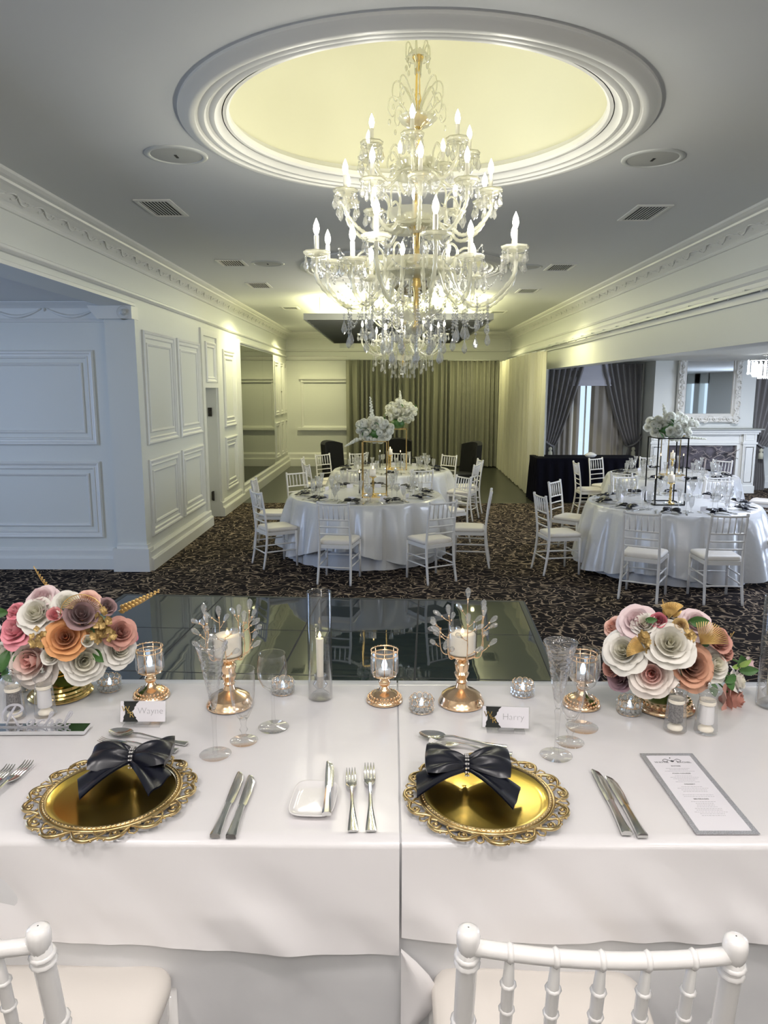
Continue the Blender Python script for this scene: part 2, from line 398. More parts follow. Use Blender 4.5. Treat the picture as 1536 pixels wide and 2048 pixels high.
struct('ceiling', ring_plate('ceiling', RINGS, XL - 0.1, XR + 0.1, -4, YB, ZC, 0.04), 'ceiling_paint')
for (hx, hy, r) in RINGS:
    m = MB()
    m.lathe([(r + 0.002, ZC), (r + 0.002, 3.70), (r * .995, 3.80), (r * 0.96, 3.93), (r * 0.9, 4.06), (r * 0.79, 4.2), (r * 0.6, 4.34), (r * 0.3, 4.45), (0.001, 4.47)], 64, (hx, hy, 0))
    struct('ceiling', m, 'dome_paint', True, 40)
    m = MB()                              # stepped plaster ring round the opening
    m.lathe([(r + 0.24, 3.602), (r + 0.24, 3.585), (r + 0.215, 3.575), (r + 0.185, 3.556), (r + 0.165, 3.552), (r + 0.15, 3.556), (r + 0.148, 3.566),
             (r + 0.135, 3.57), (r + 0.12, 3.562), (r + 0.10, 3.562), (r + 0.09, 3.576), (r + 0.075, 3.58), (r + 0.06, 3.572), (r + 0.045, 3.572), (r + 0.03, 3.59), (r + 0.005, 3.60), (r - 0.02, 3.60), (r - 0.035, 3.612), (r - 0.035, 3.64), (r - 0.01, 3.65), (r, 3.68)], 96, (hx, hy, 0))
    struct('trim_1', m, 'trim_paint', True, 30)
# left wall of the hall (also the thick return towards the left-hand room)
m = MB(); T = 0.34
m.bb(XL - T, XL, 8.3, D0, 0, ZC); m.bb(XL - T, XL, D1, YB + .1, 0, ZC); m.bb(XL - T, XL, D0, D1, DZ, ZC)
struct('wall_left', m, 'wall_paint')
m = MB(); m.bb(XL - T, XL, -4, 8.3, 3.0, ZC); struct('wall_left', m, 'wall_paint')      # beam over the opening on the left
m = MB(); m.bb(-9, XL - T, 8.42, 8.6, 0, 3.2); struct('wall_left', m, 'wall_paint')          # side room, far wall
m = MB(); m.bb(-9, -8.8, 1, 8.42, 0, 3.2); struct('wall_left', m, 'wall_paint')
m = MB(); m.bb(-9, XL - T, 1, 8.6, 3.06, 3.16); struct('ceiling', m, 'ceiling_paint')
m = MB(); m.bb(-9, XL, 0.8, 1.0, 0, 3.2); struct('wall_left', m, 'wall_paint')
m = MB(); m.bb(XL - T, XL, -4, 0.8, 0, 3.0); struct('wall_left', m, 'wall_paint')
m = MB(); m.bb(XL - T - .06, XL - T - .02, D0, D1, 0, DZ); DOOR = struct('door_1', m, 'trim_paint')
m = MB(); m.bb(XL - T - .2, XL - T - .06, D0 - .3, D1 + .3, 0, DZ + .3); struct('wall_left', m, 'wall_paint')
# back wall, right wall (header over the wide opening, solid behind the curtains)
m = MB(); m.bb(XL, XR, 20.1, 20.3, 0, ZC); struct('wall_back', m, 'wall_paint')
m = MB(); m.bb(XR, XR + 0.28, -4, 15.9, 2.5, ZC); struct('wall_right', m, 'wall_paint')
m = MB(); m.bb(XR, XR + 0.28, 15.9, 20.3, 0, ZC); struct('wall_right', m, 'wall_paint')
m = MB(); m.bb(XR - 0.16, XR + 0.0, 15.2, 15.9, 0, 2.5); struct('wall_right', m, 'wall_paint')
m = MB(); m.bb(XR, XR + 0.28, -4, 1.2, 0, 2.5); struct('wall_right', m, 'wall_paint')
# right-hand room
m = MB(); m.bb(XR + .28, 11.5, 1.0, 16.6, 2.66, 2.76); struct('ceiling', m, 'wall_paint')
WY = 15.7
m = MB(); m.bb(XR, 3.86, WY, WY + .2, 0, 2.66); m.bb(4.42, 11.5, WY, WY + .2, 0, 2.66); m.bb(3.86, 4.42, WY, WY + .2, 2.2, 2.66); m.bb(3.86, 4.42, WY, WY + .2, 0, .55)
struct('wall_back', m, 'wall_paint')
m = MB(); m.bb(11.3, 11.5, 1, 1.5, 0, 2.7); m.bb(11.3, 11.5, 2.2, 2.7, 0, 2.7); m.bb(11.3, 11.5, 3.4, 7.2, 0, 2.7); m.bb(11.3, 11.5, 1, 3.5, 2.3, 2.7); m.bb(11.3, 11.5, 10.8, 16.6, 0, 2.7); m.bb(11.3, 11.5, 7.2, 10.8, 2.3, 2.7); struct('wall_right', m, 'wall_paint')
m = MB()
for a, b in ((3.48, 6.7), (7.5, 8.1), (8.9, 11.5)): m.bb(a, b, 1.0, 1.2, 0, 2.66)
m.bb(6.7, 8.9, 1.0, 1.2, 2.25, 2.66); m.bb(7.5, 8.1, 1, 1.2, 0, 2.66); struct('wall_front', m, 'wall_paint')
m = MB()
for a in (6.7, 8.1):
    m.bb(a, a + .8, 1.08, 1.12, 0.0, 0.12); m.bb(a + .37, a + .43, 1.08, 1.12, 0, 2.25); m.bb(a, a + .8, 1.08, 1.12, 1.1, 1.15)
struct('window_2', m, 'trim_paint')
m = MB(); m.bb(-4, 11.5, -4.1, -3.9, 0, ZC); struct('wall_front', m, 'wall_paint')
# window in the right-hand room, with daylight behind it
m = MB(); m.frame((3.86, WY - .0, .55), (1, 0, 0), (0, 0, 1), (0, -1, 0), .56, 1.65, [(-.05, 0), (-.05, .03), (0, .03), (0, -.1), (.03, -.1), (.03, -.13)])
m.bb(4.13, 4.16, WY + .1, WY + .13, .55, 2.2); struct('window_1', m, 'trim_paint')
m = MB(); m.bb(3.86, 4.42, WY + .14, WY + .146, .55, 2.2); struct('window_1', m, 'clear_glass')

# cornices
def prof_run(name, prof, a, b, flipx, mat='trim_paint', axis='y', base=0.0, kind='trim_2'):
    """straight moulding; prof = (distance from wall, z)"""
    m = MB()
    if axis == 'y': A = [(base + flipx * d, a, z) for d, z in prof]; B = [(base + flipx * d, b, z) for d, z in prof]
    else: A = [(a, base + flipx * d, z) for d, z in prof]; B = [(b, base + flipx * d, z) for d, z in prof]
    m.prism(A, B); return struct(kind, m, mat)
CORN = [(0, 3.40), (.022, 3.40), (.03, 3.415), (.022, 3.43), (.012, 3.435), (.03, 3.455), (.075, 3.50), (.12, 3.525), (.15, 3.535), (.155, 3.552), (.185, 3.56), (.21, 3.578), (.21, 3.6), (0, 3.6)]
prof_run('cornice', CORN, -4, 20.1, 1, base=XL); prof_run('cornice', CORN, -4, 20.1, -1, base=XR); prof_run('cornice', CORN, XL, XR, -1, axis='x', base=20.1)
def scrolls(xw, sgn, y0, y1):
    m = MB(); y = y0; k = 0
    while y < y1:
        w = 0.42; P = []
        for i in range(15):
            t = i / 14; d = 0.045 + 0.05 * (0.5 + 0.5 * sin(t * 2 * pi + k * 0.0)); z = 3.462 + (d - .03) * 0.66 + .004
            P.append((xw + sgn * d, y + t * w, z - .006))
        m.tube(P, lambda t: 0.003 + 0.004 * sin(pi * t), 5)
        for sg in (-1, 1):
            cy = y + w * (.28 if sg > 0 else .74); Q = []
            for i in range(9):
                a = i / 8 * 4.2; rr = .045 * (1 - i / 11); d = .07 + rr * cos(a) * .7 * sg * 1; Q.append((xw + sgn * d, cy + rr * sin(a) * 1.3, 3.455 + (d - .03) * .66))
            m.tube(Q, .0035, 4)
        y += w; k += 1
    return struct('trim_3', m, 'trim_paint', True)
scrolls(XL, 1, 3.0, 19.8); scrolls(XR, -1, 4.5, 19.8)
# lower trims: left
TR = [(0, 3.09), (.03, 3.09), (.045, 3.105), (.03, 3.12), (.03, 3.14), (.015, 3.15), (0, 3.15)]
prof_run('trim', TR, -4, 20.1, 1, base=XL)
prof_run('trim', [(0, 3.0), (.02, 3.0), (.02, 3.03), (0, 3.04)], -4, 8.3, 1, base=XL)
prof_run('trim', [(0, 2.94), (.03, 2.94), (.045, 2.96), (.03, 2.985), (0, 2.99)], 13.72, 20.1, 1, base=XL)
# lower trims: right, with the curtain track
prof_run('trim', [(0, 3.10), (.02, 3.10), (.03, 3.12), (.02, 3.135), (0, 3.14)], -4, 20.1, -1, base=XR)
prof_run('trim', [(0, 2.94), (.05, 2.94), (.06, 2.96), (.06, 3.0), (.045, 3.03), (0, 3.04)], -4, 20.1, -1, base=XR)
prof_run('trim', [(0, 2.86), (.035, 2.86), (.035, 2.925), (0, 2.93)], -4, 20.1, -1, base=XR)
t = thing('curtain_track', 'long pale curtain track with small clips along the right-hand header', 'curtain track', (XR - .10, 0, 2.93))
m = MB(); m.bb(-.012, .012, 3.5, 20.0, -.012, .012); m.build('rail', 'dim_plastic', t, False)
for k in range(18):
    y = 4.2 + k * .62; m = MB(); m.bb(-.012, .045, y - .025, y + .025, .013, .028); m.ball((-.004, y + .3, -.016), .014, 8, 6); m.build('clip', 'dim_plastic', t, False)
# back wall mouldings: dado rails, picture rail, raised panel
prof_run('trim', [(0, 3.09), (.03, 3.09), (.045, 3.105), (.03, 3.14), (0, 3.15)], XL, XR, -1, axis='x', base=20.1)
prof_run('trim', [(0, 2.86), (.05, 2.87), (.07, 2.91), (.07, 2.95), (.03, 2.98), (0, 2.98)], XL, -1.2, -1, axis='x', base=20.1)
PANEL = [(0, 0), (0, .03), (.02, .045), (.045, .04), (.06, .02), (.085, .018), (.095, .03), (.11, .03), (.125, .01), (.125, 0)]
def wallframe(o, u, v, n, w, h, inner=.19, s=.72, name='trim_4'):
    m = MB(); m.frame(o, u, v, n, w, h, [(a * s, b * s) for a, b in PANEL])
    o2 = Vector(o) + Vector(u) * inner * s + Vector(v) * inner * s
    if inner: m.frame(o2, u, v, n, w - 2 * inner * s, h - 2 * inner * s, [(0, 0), (0, .014), (.012, .02), (.03, .012), (.035, 0)])
    return struct(name, m, 'trim_paint')
U = (0, 1, 0); Vv = (0, 0, 1)
# back wall panel with heavy head and sill
m = MB(); m.frame((-2.47, 20.1, 1.02), (1, 0, 0), Vv, (0, -1, 0), 2.2, 1.38, [(0, 0), (0, .03), (.03, .045), (.07, .03), (.09, 0)]); m.bb(-2.56, -.3, 20.0, 20.1, .99, 1.06); m.bb(-2.5, -.3, 20.02, 20.1, 2.36, 2.42); m.bb(-2.45, -.3, 20.04, 20.1, 2.28, 2.32); struct('trim_4', m, 'trim_paint')
# left wall raised panels
for (a, b) in ((8.50, 9.72), (9.86, 10.98), (12.52, 13.42)):
    wallframe((XL, a, 1.455), U, Vv, (1, 0, 0), b - a, 1.31); wallframe((XL, a, .37), U, Vv, (1, 0, 0), b - a, .91)
wallframe((XL, 11.36, 2.2), U, Vv, (1, 0, 0), .62, .62, .0, .7)
for (a, b) in ((18.0, 18.62), (18.85, 19.35), (19.55, 19.95)):
    wallframe((XL, a, 1.455), U, Vv, (1, 0, 0), b - a, 1.31, .1, .7); wallframe((XL, a, .40), U, Vv, (1, 0, 0), b - a, .88, .1, .7)
# pilaster strips and door casing
m = MB()
for a, b, e in ((11.06, 11.2, .03), (12.03, 12.16, .03), (13.62, 13.74, .06)): m.bb(XL, XL + e, a, b, 0, 3.0)
m.bb(XL, XL + .03, 11.2, 12.03, DZ, DZ + .07); m.bb(XL, XL + .03, 11.2, 12.03, 2.9, 3.0); m.bb(XL - .3, XL - .26, D1 - .03, D1, 0, DZ); struct('trim_5', m, 'trim_paint')
# baseboards
BASE = [(0, 0), (.075, 0), (.075, .13), (.06, .15), (.045, .15), (.045, .22), (.02, .25), (0, .25)]
for a, b in ((8.3, D0), (D1, 13.74)): prof_run('base', BASE, a, b, 1, base=XL, kind='baseboard_left')
prof_run('base', [(d, z * 1.25) for d, z in BASE], 13.74, 20.1, 1, base=XL, kind='baseboard_left')
prof_run('base', BASE, -8.8, XL - T, -1, axis='x', base=8.42, kind='baseboard_left')
m = MB(); m.bb(XL - T - .04, XL + .04, 8.24, 8.42, 0, .27); m.bb(XL - T, XL + .02, 8.27, 8.42, .27, .31); struct('baseboard_left', m, 'trim_paint')
prof_run('base', [(d, z * 1.5) for d, z in BASE], XL, XR, -1, axis='x', base=20.1, kind='baseboard_back')
prof_run('base', BASE, XR + .28, 11.3, -1, axis='x', base=WY, kind='baseboard_back')
# side room: big raised panels, frieze with swags
for x in (-4.90, -6.6, -8.3):
    wallframe((x, 8.42, 1.46), (1, 0, 0), Vv, (0, -1, 0), 1.52, 1.07); wallframe((x, 8.42, .37), (1, 0, 0), Vv, (0, -1, 0), 1.52, .9)
prof_run('frieze', [(0, 2.84), (.03, 2.84), (.04, 2.86), (.03, 2.88), (.03, 2.99), (.06, 3.02), (.10, 3.05), (.10, 3.06), (0, 3.06)], -8.8, XL - T, -1, axis='x', base=8.42, kind='trim_6')
m = MB()
for k in range(7):
    x0 = -3.3 - k * .62
    m.tube([(x0 - t / 12 * .56, 8.385, 2.985 - .085 * sin(pi * t / 12)) for t in range(13)], lambda t: .008 + .012 * sin(pi * t), 6)
    m.ball((x0 + .03, 8.385, 2.975), .022)
struct('trim_6', m, 'trim_paint', True)
m = MB(); m.bb(XL - T - .03, XL + .005, 8.2, 8.42, 2.86, 3.0)     # moulded capital under the beam
m.prism([(XL - T - .03, 8.2, 2.86), (XL - T - .03, 8.2, 3.0), (XL - T - .14, 8.2, 3.0), (XL - T - .10, 8.2, 2.93)], [(XL - T - .03, 8.42, 2.86), (XL - T - .03, 8.42, 3.0), (XL - T - .14, 8.42, 3.0), (XL - T - .10, 8.42, 2.93)])
struct('trim_6', m, 'trim_paint')
# mirror panes on the left wall
t = thing('wall_mirror', 'large tinted mirror of two panes on the left wall past the doorway', 'mirror', (XL + .02, 13.9, .33))
for a, b in ((0, 2.38), (2.385, 3.85)):
    m = MB(); m.bb(-.018, 0, a, b, 0, 2.58); m.build('mirror_pane', 'mirror_glass', t, False)
# dance floor
o = MB(); o.bb(-1, 3, -4.1, 0, 0, .012); o = o.build('dance_floor', 'dance_floor_tiles', None, False)
tag(o, 'glossy dark green tiled dance floor set into the carpet before the head table', 'dance floor'); o.location = (-1.72, 7.18, 0); o.rotation_euler = (0, 0, radians(-3.0))
m = MB(); m.frame((-1.06, -4.16, 0), (1, 0, 0), (0, 1, 0), (0, 0, 1), 4.12, 4.22, [(0, 0), (.02, .012), (.06, .014), (.06, .0)])
m.build('edge_strip', 'floor_edge', o, False)
# door hinge + wall plate
m = MB(); m.bb(XL - .13, XL - .10, D1 - .045, D1 - .005, .28, .42); m.bb(XL - .115, XL - .09, D1 - .05, D1 - .02, .27, .43)
m.build('hinge', 'brass_hinge', DOOR, False)
m = MB(); m.bb(XL - .14, XL - .08, D1 - .03, D1 - .005, 1.66, 1.80); m.ball((XL - .11, D1 - .03, 1.76), .02); m.ball((XL - .11, D1 - .03, 1.70), .02)
m.build('latch_plate', 'brass_hinge', DOOR, False)
m = MB(); m.bb(XL, XL + .02, 19.0, 19.16, 2.02, 2.04); tag(m.build('wall_bracket', 'brass_hinge', None, False), 'tiny dark bracket on the panelled left wall beyond the mirror', 'bracket')
# small glass alarm dome on the corner pilaster
t = thing('alarm_dome', 'small clear glass dome sensor on the top of the left corner pilaster', 'sensor', (-2.93, 8.23, 2.925))
m = MB(); m.lathe([(.001, -.03), (.075, -.03), (.08, -.01), (.08, .0)], 20); b_ = m.build('base_ring', 'dim_plastic', t); b_.rotation_euler = (pi / 2, 0, 0); b_.location = (0, -.02, 0)
m = MB(); m.ball((0, -.045, 0), .068, 20, 14); m.build('glass_cover', 'clear_glass', t)
m = MB(); m.ball((0, -.045, 0), .034, 12, 8); m.build('lens', 'dim_plastic', t)

# ------------------------------------------------------------------ ceiling fittings
def vent(x, y, w, d, label):
    t = thing('air_vent', label, 'vent', (x, y, ZC), 0, 'slatted ceiling air vents')
    m = MB(); m.frame((-w / 2, -d / 2, 0), (1, 0, 0), (0, 1, 0), (0, 0, -1), w, d, [(-.03, 0), (-.03, .008), (0, .012), (.0, .0)]); m.build('frame', 'trim_paint', t, False)
    m = MB(); m.bb(-w / 2, w / 2, -d / 2, d / 2, -.003, 0); m.build('backing', 'vent_dark', t, False)
    n = 9
    for k in range(n):
        xx = -w / 2 + w * (k + .5) / n; m = MB(); m.bb(xx - .0035, xx + .0035, -d / 2, d / 2, -.0065, -.003)
        m.build('slat', 'dim_plastic', t, False)
for a in [(-1.93, 6.45, .24, .5, 'white slatted air vent nearest the left cornice, in front of the corner pilaster'),
          (-1.92, 9.14, .26, .38, 'white slatted air vent beside the left speaker near the second ceiling ring'),
          (-1.94, 11.06, .26, .5, 'white slatted air vent on the left, just beyond the second ceiling ring'),
          (-1.90, 14.1, .26, .4, 'white slatted air vent far away on the left beside the louvred lamp panel'),
          (2.18, 6.66, .24, .5, 'white slatted air vent nearest the right cornice'),
          (2.10, 9.5, .26, .44, 'white slatted air vent on the right next to the right speaker of the second ring'),
          (2.10, 11.7, .26, .44, 'white slatted air vent on the right, just beyond the second ceiling ring'),
          (2.1, 14.9, .26, .4, 'white slatted air vent far away on the right beside the louvred lamp panel')]: vent(*a)
def speaker(x, y, label):
    t = thing('ceiling_speaker', label, 'speaker', (x, y, ZC), 0, 'round ceiling speakers')
    m = MB(); m.lathe([(.20, 0), (.20, -.006), (.175, -.012), (.165, -.006), (.165, -.001)], 40); m.build('rim', 'dim_plastic', t)
    m = MB(); m.lathe([(.165, -.004), (.1, -.008), (.001, -.009)], 40); m.build('grille', 'speaker_mesh', t)
    m = MB(); m.bb(-.008, .008, -.03, .03, -.012, -.008); m.build('badge', 'vent_dark', t, False)
for a in [(-1.40, 5.05, 'round ceiling speaker left of the near ring'), (1.72, 5.15, 'round ceiling speaker right of the near ring'),
          (-1.50, 9.2, 'small-looking round speaker left of the second ring'), (1.68, 9.5, 'small-looking round speaker right of the second ring')]: speaker(*a)
# louvred lamp panel hung below the far ceiling
t = thing('louvred_light_panel', 'large dark rectangular louvred panel hanging below the glowing far ceiling', 'light panel', (0.11, 15.2, 3.2))
m = MB(); m.frame((-1.53, -3.1, 0), (1, 0, 0), (0, 1, 0), (0, 0, 1), 3.06, 6.2, [(0, 0), (0, .10), (.02, .10), (.02, 0), (0, 0)]); m.build('frame', 'louvre_metal', t, False)
for k in range(24):
    y = -3.02 + k * 6.02 / 23; m = MB(); m.prism([(-1.5, y - .03, .0), (-1.5, y - .022, .0), (-1.5, y + .05, .045), (-1.5, y + .042, .045)], [(1.5, y - .03, .0), (1.5, y - .022, .0), (1.5, y + .05, .045), (1.5, y + .042, .045)]); m.build('slat', 'louvre_metal', t, False)
m = MB(); m.bb(-1.5, 1.5, -3.07, 3.07, .05, .07); m.build('light_block_tray', 'louvre_metal', t, False)  # closed sheet added to keep the lamp above from lighting the slats
for sx in (-1, 1):
    for sy in (-1, 1):
        m = MB(); m.tube([(sx * 1.3, sy * 2.7, .05), (sx * 1.3, sy * 2.7, .40)], .008, 6); m.build('hanger', 'louvre_metal', t)
# mirror ball
t = thing('mirror_ball', 'mirror ball of small square tiles hanging in the second ceiling ring', 'mirror ball', (0.24, 9.3, 3.52))
m = MB(); m.ball((0, 0, 0), .30, 36, 22); m.build('tiles', 'ball_mirror', t, False)
m = MB(); m.tube([(0, 0, .29), (0, 0, .94)], .008, 6); m.lathe([(.04, .28), (.04, .33), (.01, .35)], 12); m.build('hanger', 'silver', t)
# air grille + exit plate on the back frieze
m = MB(); m.bb(-.2, .2, -.02, 0, -.08, .08)
for k in range(8): m.bb(-.19 + k * .05, -.175 + k * .05, -.03, -.02, -.07, .07)
o = m.build('wall_grille', 'dim_plastic', None, False); o.location = (-1.2, 20.1, 3.27); tag(o, 'small square grille on the frieze above the far curtains', 'vent')

# ================================================================== CHANDELIERS
def chandelier():
    t = thing('chandelier', 'large clear crystal chandelier with candle bulbs hanging from the near ceiling ring', 'chandelier', (0.15, 4.6, 2.6))
    g = 'chandelier_glass'
    Z = lambda z: z - 2.6
    m = MB()
    for k in range(9):                                        # chain
        z0 = Z(4.46) - k * .04
        P = [(.011 * cos(a) if k % 2 else 0, 0 if k % 2 else .011 * cos(a), z0 - .02 + .027 * sin(a)) for a in [i * pi / 4 for i in range(8)]]
        m.tube(P, .0035, 5, True)
    m.build('chain', 'gold', t)
    m = MB()
    m.lathe([(.001, Z(4.02)), (.02, Z(4.01)), (.034, Z(3.99)), (.02, Z(3.965)), (.012, Z(3.95)), (.015, Z(3.8)), (.022, Z(3.76)), (.01, Z(3.73)), (.012, Z(3.70)), (.009, Z(3.67)), (.06, Z(3.665)), (.07, Z(3.64)), (.03, Z(3.615)), (.012, Z(3.59)), (.02, Z(3.56)),
             (.01, Z(3.52)), (.014, Z(3.42)), (.03, Z(3.38)), (.055, Z(3.36)), (.03, Z(3.32)), (.012, Z(3.30)), (.016, Z(3.1)), (.045, Z(3.07)), (.05, Z(3.05)), (.02, Z(3.02)), (.014, Z(2.8)), (.03, Z(2.72)), (.02, Z(2.68)), (.012, Z(2.5)), (.03, Z(2.47)), (.02, Z(2.45)), (.001, Z(2.44))], 20)
    m.build('stem', 'gold', t, True, 50)
    wavy = lambda n, d: (lambda a, r, z: 1 + d * cos(n * a))
    for (r, z, h) in ((.07, 3.98, .05), (.11, 3.66, -.05), (.12, 3.42, -.07), (.15, 3.34, .05), (.18, 3.14, -.09), (.20, 3.04, .05), (.21, 2.86, -.10), (.24, 2.78, .06), (.15, 2.58, -.07), (.08, 2.48, -.05)):
        m = MB(); m.lathe([(.02, Z(z) + h), (r * .55, Z(z) + h * .85), (r * .9, Z(z) + h * .3), (r, Z(z)), (r * 1.03, Z(z) + .006)], 36, mod=wavy(12, .05)); m.build('glass_bowl', g, t)
    # crown canopy scrolls at the top
    for (rr, zz, n) in ((.07, 4.0, 6), (.14, 3.80, 8), (.17, 3.70, 6)):
        for k in range(n):
            a = 2 * pi * (k + .3 * (n == 6)) / n; P = []
            for (r, z) in ((.015, -.10), (rr * .35, -.02), (rr * .75, .06), (rr * 1.0, .05), (rr * 1.05, -.01), (rr * .92, -.045), (rr * .8, -.02)):
                P.append((r * cos(a), r * sin(a), Z(zz) + z))
            m = MB(); m.tube(spline(P, 4), lambda t: .0055 * (1 - .45 * t), 6)
            m.ball((rr * 1.02 * cos(a), rr * 1.02 * sin(a), Z(zz) - .075), .009, 6, 5, (1, 1, 2.0)); m.build('glass_scroll', g, t)
    # tiers of candle arms: (count, radius, pan height, hub z, dip, phase)
    tiers = [(12, .60, 2.885, 2.80, .30, .13, 1.0), (10, .44, 3.215, 3.04, .22, .32, .9), (7, .31, 3.465, 3.36, .17, .1, .82)]
    for (n, R, zp, zh, dip, ph, s) in tiers:
        for k in range(n):
            low = (n == 12 and k % 3 == 1)
            Rk, zk = (R * .78, zp - .075) if low else (R, zp)
            a = 2 * pi * k / n + ph; c, s_ = cos(a), sin(a)
            P = [(.03, zh - .02), (.10 * s, zh + .07), (R * .32, zh + .02), (R * .45, zp - dip * .75), (R * .62, zp - dip), (R * .82, zp - dip * .86), (Rk * 1.0, zp - dip * .45 if not low else zk - .12), (Rk, zk)]
            if low: P[5] = (R * .72, zp - dip * .9)
            path = spline([(r * c, r * s_, Z(z)) for r, z in P], 7); L = len(path)
            m = MB(); m.tube(path, [(.0150 if i % 2 else .0105) * s for i in range(L)], 8)
            arm = m.build('arm', g, t)
            m = MB(); pr = .074 * s
            m.lathe([(.012, Z(zk) - .015), (pr * .6, Z(zk) - .012), (pr, Z(zk) + .006), (pr * 1.04, Z(zk) + .02), (pr * .9, Z(zk) + .012), (.014, Z(zk) + .004)], 24, (Rk * c, Rk * s_, 0), wavy(8, .06)); m.build('drip_pan', g, arm)
            m = MB(); m.lathe([(.014 * s, Z(zk)), (.014 * s, Z(zk) + .11 * s), (.008, Z(zk) + .114 * s), (.001, Z(zk) + .114 * s)], 10, (Rk * c, Rk * s_, 0)); m.build('candle_tube', 'candle_tube', arm, True, 40)
            m = MB(); b0 = Z(zk) + .112 * s; m.lathe([(.008, b0), (.0155 * s, b0 + .018 * s), (.019 * s, b0 + .036 * s), (.015 * s, b0 + .062 * s), (.007 * s, b0 + .082 * s), (.0005, b0 + .096 * s)], 10, (Rk * c, Rk * s_, 0)); m.build('bulb', 'bulb_glow', arm)
            m = MB(); z0 = Z(zk) - .002; nq = 8; R_ = pr * .95
            m.tube([(Rk * c + R_ * cos(2 * pi * i / 16), Rk * s_ + R_ * sin(2 * pi * i / 16), z0) for i in range(16)], .0018, 4, True)
            for q in range(nq):
                aa = a + q * 2 * pi / nq + .4; px, py = Rk * c + R_ * cos(aa), Rk * s_ + R_ * sin(aa); h = 1.0 if q % 2 else .72
                m.ball((px, py, z0 - .010), .0075, 6, 4)
                m.lathe([(.001, z0 - .017), (.008, z0 - .030), (.0165 * h, z0 - .030 - .028 * h), (.011 * h, z0 - .030 - .044 * h), (.001, z0 - .030 - .056 * h)], 6, (px, py, 0))
            m.build('crystal_fringe', 'crystal', arm, False)
            # small upright glass leaf curl on the arm
            P2_ = [(R * .42, zp - dip * .6), (R * .40, zp - dip * .1), (R * .50, zp + .03), (R * .60, zp - .01), (R * .58, zp - dip * .35), (R * .52, zp - dip * .3)]
            m = MB(); m.tube(spline([(r * c, r * s_, Z(z)) for r, z in P2_], 4), lambda u: .010 * s * (1 - .5 * u), 6); m.build('glass_curl', g, arm)
    # bead swags between the big arms and from the arms to the stem
    def beads(path, r): 
        m = MB()
        for p in path: m.ball(p, r, 6, 4)
        m.tube(path, .0012, 4)
        return m
    n, R, ph = 12, .60, .13
    for k in range(n):
        a, b = 2 * pi * k / n + ph, 2 * pi * (k + 1) / n + ph
        P = []
        for i in range(15):
            t_ = i / 14; A = a + (b - a) * t_; rr = R * .93 - .05 * sin(pi * t_); P.append((rr * cos(A), rr * sin(A), Z(2.87) - .13 * sin(pi * t_)))
        beads(P, .0065).build('bead_chain', 'crystal', t)
    for k in range(12):
        a = 2 * pi * k / 12 + .39
        P = [((.50 - .42 * (i / 17)) * cos(a), (.50 - .42 * (i / 17)) * sin(a), Z(2.66) + .33 * (i / 17) ** 2 - .10 * sin(pi * i / 17)) for i in range(18)]
        beads(P, .0062).build('bead_chain', 'crystal', t)
    # hanging strands below the big tier
    def strand(r, a, z0, n_, drop=True):
        # one string of beads ending in a pear drop
        x, y = r * cos(a), r * sin(a); m = MB()
        for i in range(n_): m.ball((x, y, z0 - i * .019), .0085, 6, 5)
        m.tube([(x, y, z0), (x, y, z0 - n_ * .019 - .01)], .0012, 4)
        z1 = z0 - n_ * .019 - .002
        m.lathe([(.001, z1), (.009, z1 - .016), (.018, z1 - .046), (.013, z1 - .064), (.001, z1 - .076)], 8, (x, y, 0)); m.build('bead_strand', 'crystal', t, False)
    for k in range(16): strand(.44, 2 * pi * k / 16 + .1, Z(2.62), 6 + 4 * (k % 2))
    for k in range(18): strand(.31, 2 * pi * k / 18 + .2, Z(2.66), 10 + 4 * (k % 3 == 0))
    for k in range(12): strand(.17, 2 * pi * k / 12, Z(2.56), 9 + 3 * (k % 2))
    for k in range(10):
        a, b = 2 * pi * k / 10 + .1, 2 * pi * (k + 1) / 10 + .1
        P = [(.42 * (cos(a) * (1 - i / 13) + cos(b) * i / 13) * 1, .42 * (sin(a) * (1 - i / 13) + sin(b) * i / 13), Z(2.58) - .10 * sin(pi * i / 13)) for i in range(14)]
        beads(P, .006).build('bead_chain', 'crystal', t)
    strand(0, 0, Z(2.43), 5)
    return t
CH = chandelier()
dup(CH, (0.17, 11.0, 2.6), .35, 'crystal chandelier seen farther off, behind and below the near one')
# small chandelier at the right in the other room
t = thing('chandelier', 'small crystal bead chandelier at the right edge, in the side room by the mirror', 'chandelier', (6.15, 12.3, 2.66))
m = MB(); m.tube([(0, 0, 0), (0, 0, -.12)], .008, 6); m.lathe([(.001, 0), (.07, -.005), (.05, -.02), (.001, -.03)], 14); m.build('stem', 'silver', t)
for (r, z, n) in ((.26, -.10, 22), (.18, -.14, 16), (.10, -.17, 10)):
    for k in range(n):
        a = 2 * pi * k / n; m = MB()
        for i in range(7): m.ball((r * cos(a), r * sin(a), z - i * .026), .012, 6, 4)
        m.ball((r * cos(a), r * sin(a), z - .20), .018, 6, 5, (1, 1, 1.5)); m.build('bead_strand', 'crystal', t, False)
m = MB(); m.lathe([(.26, -.085), (.27, -.09), (.26, -.10), (.25, -.09), (.26, -.085)], 30); m.build('ring', 'silver', t)
m = MB(); m.ball((0, 0, -.14), .018, 10, 8); m.build('bulb', 'bulb_glow', t)

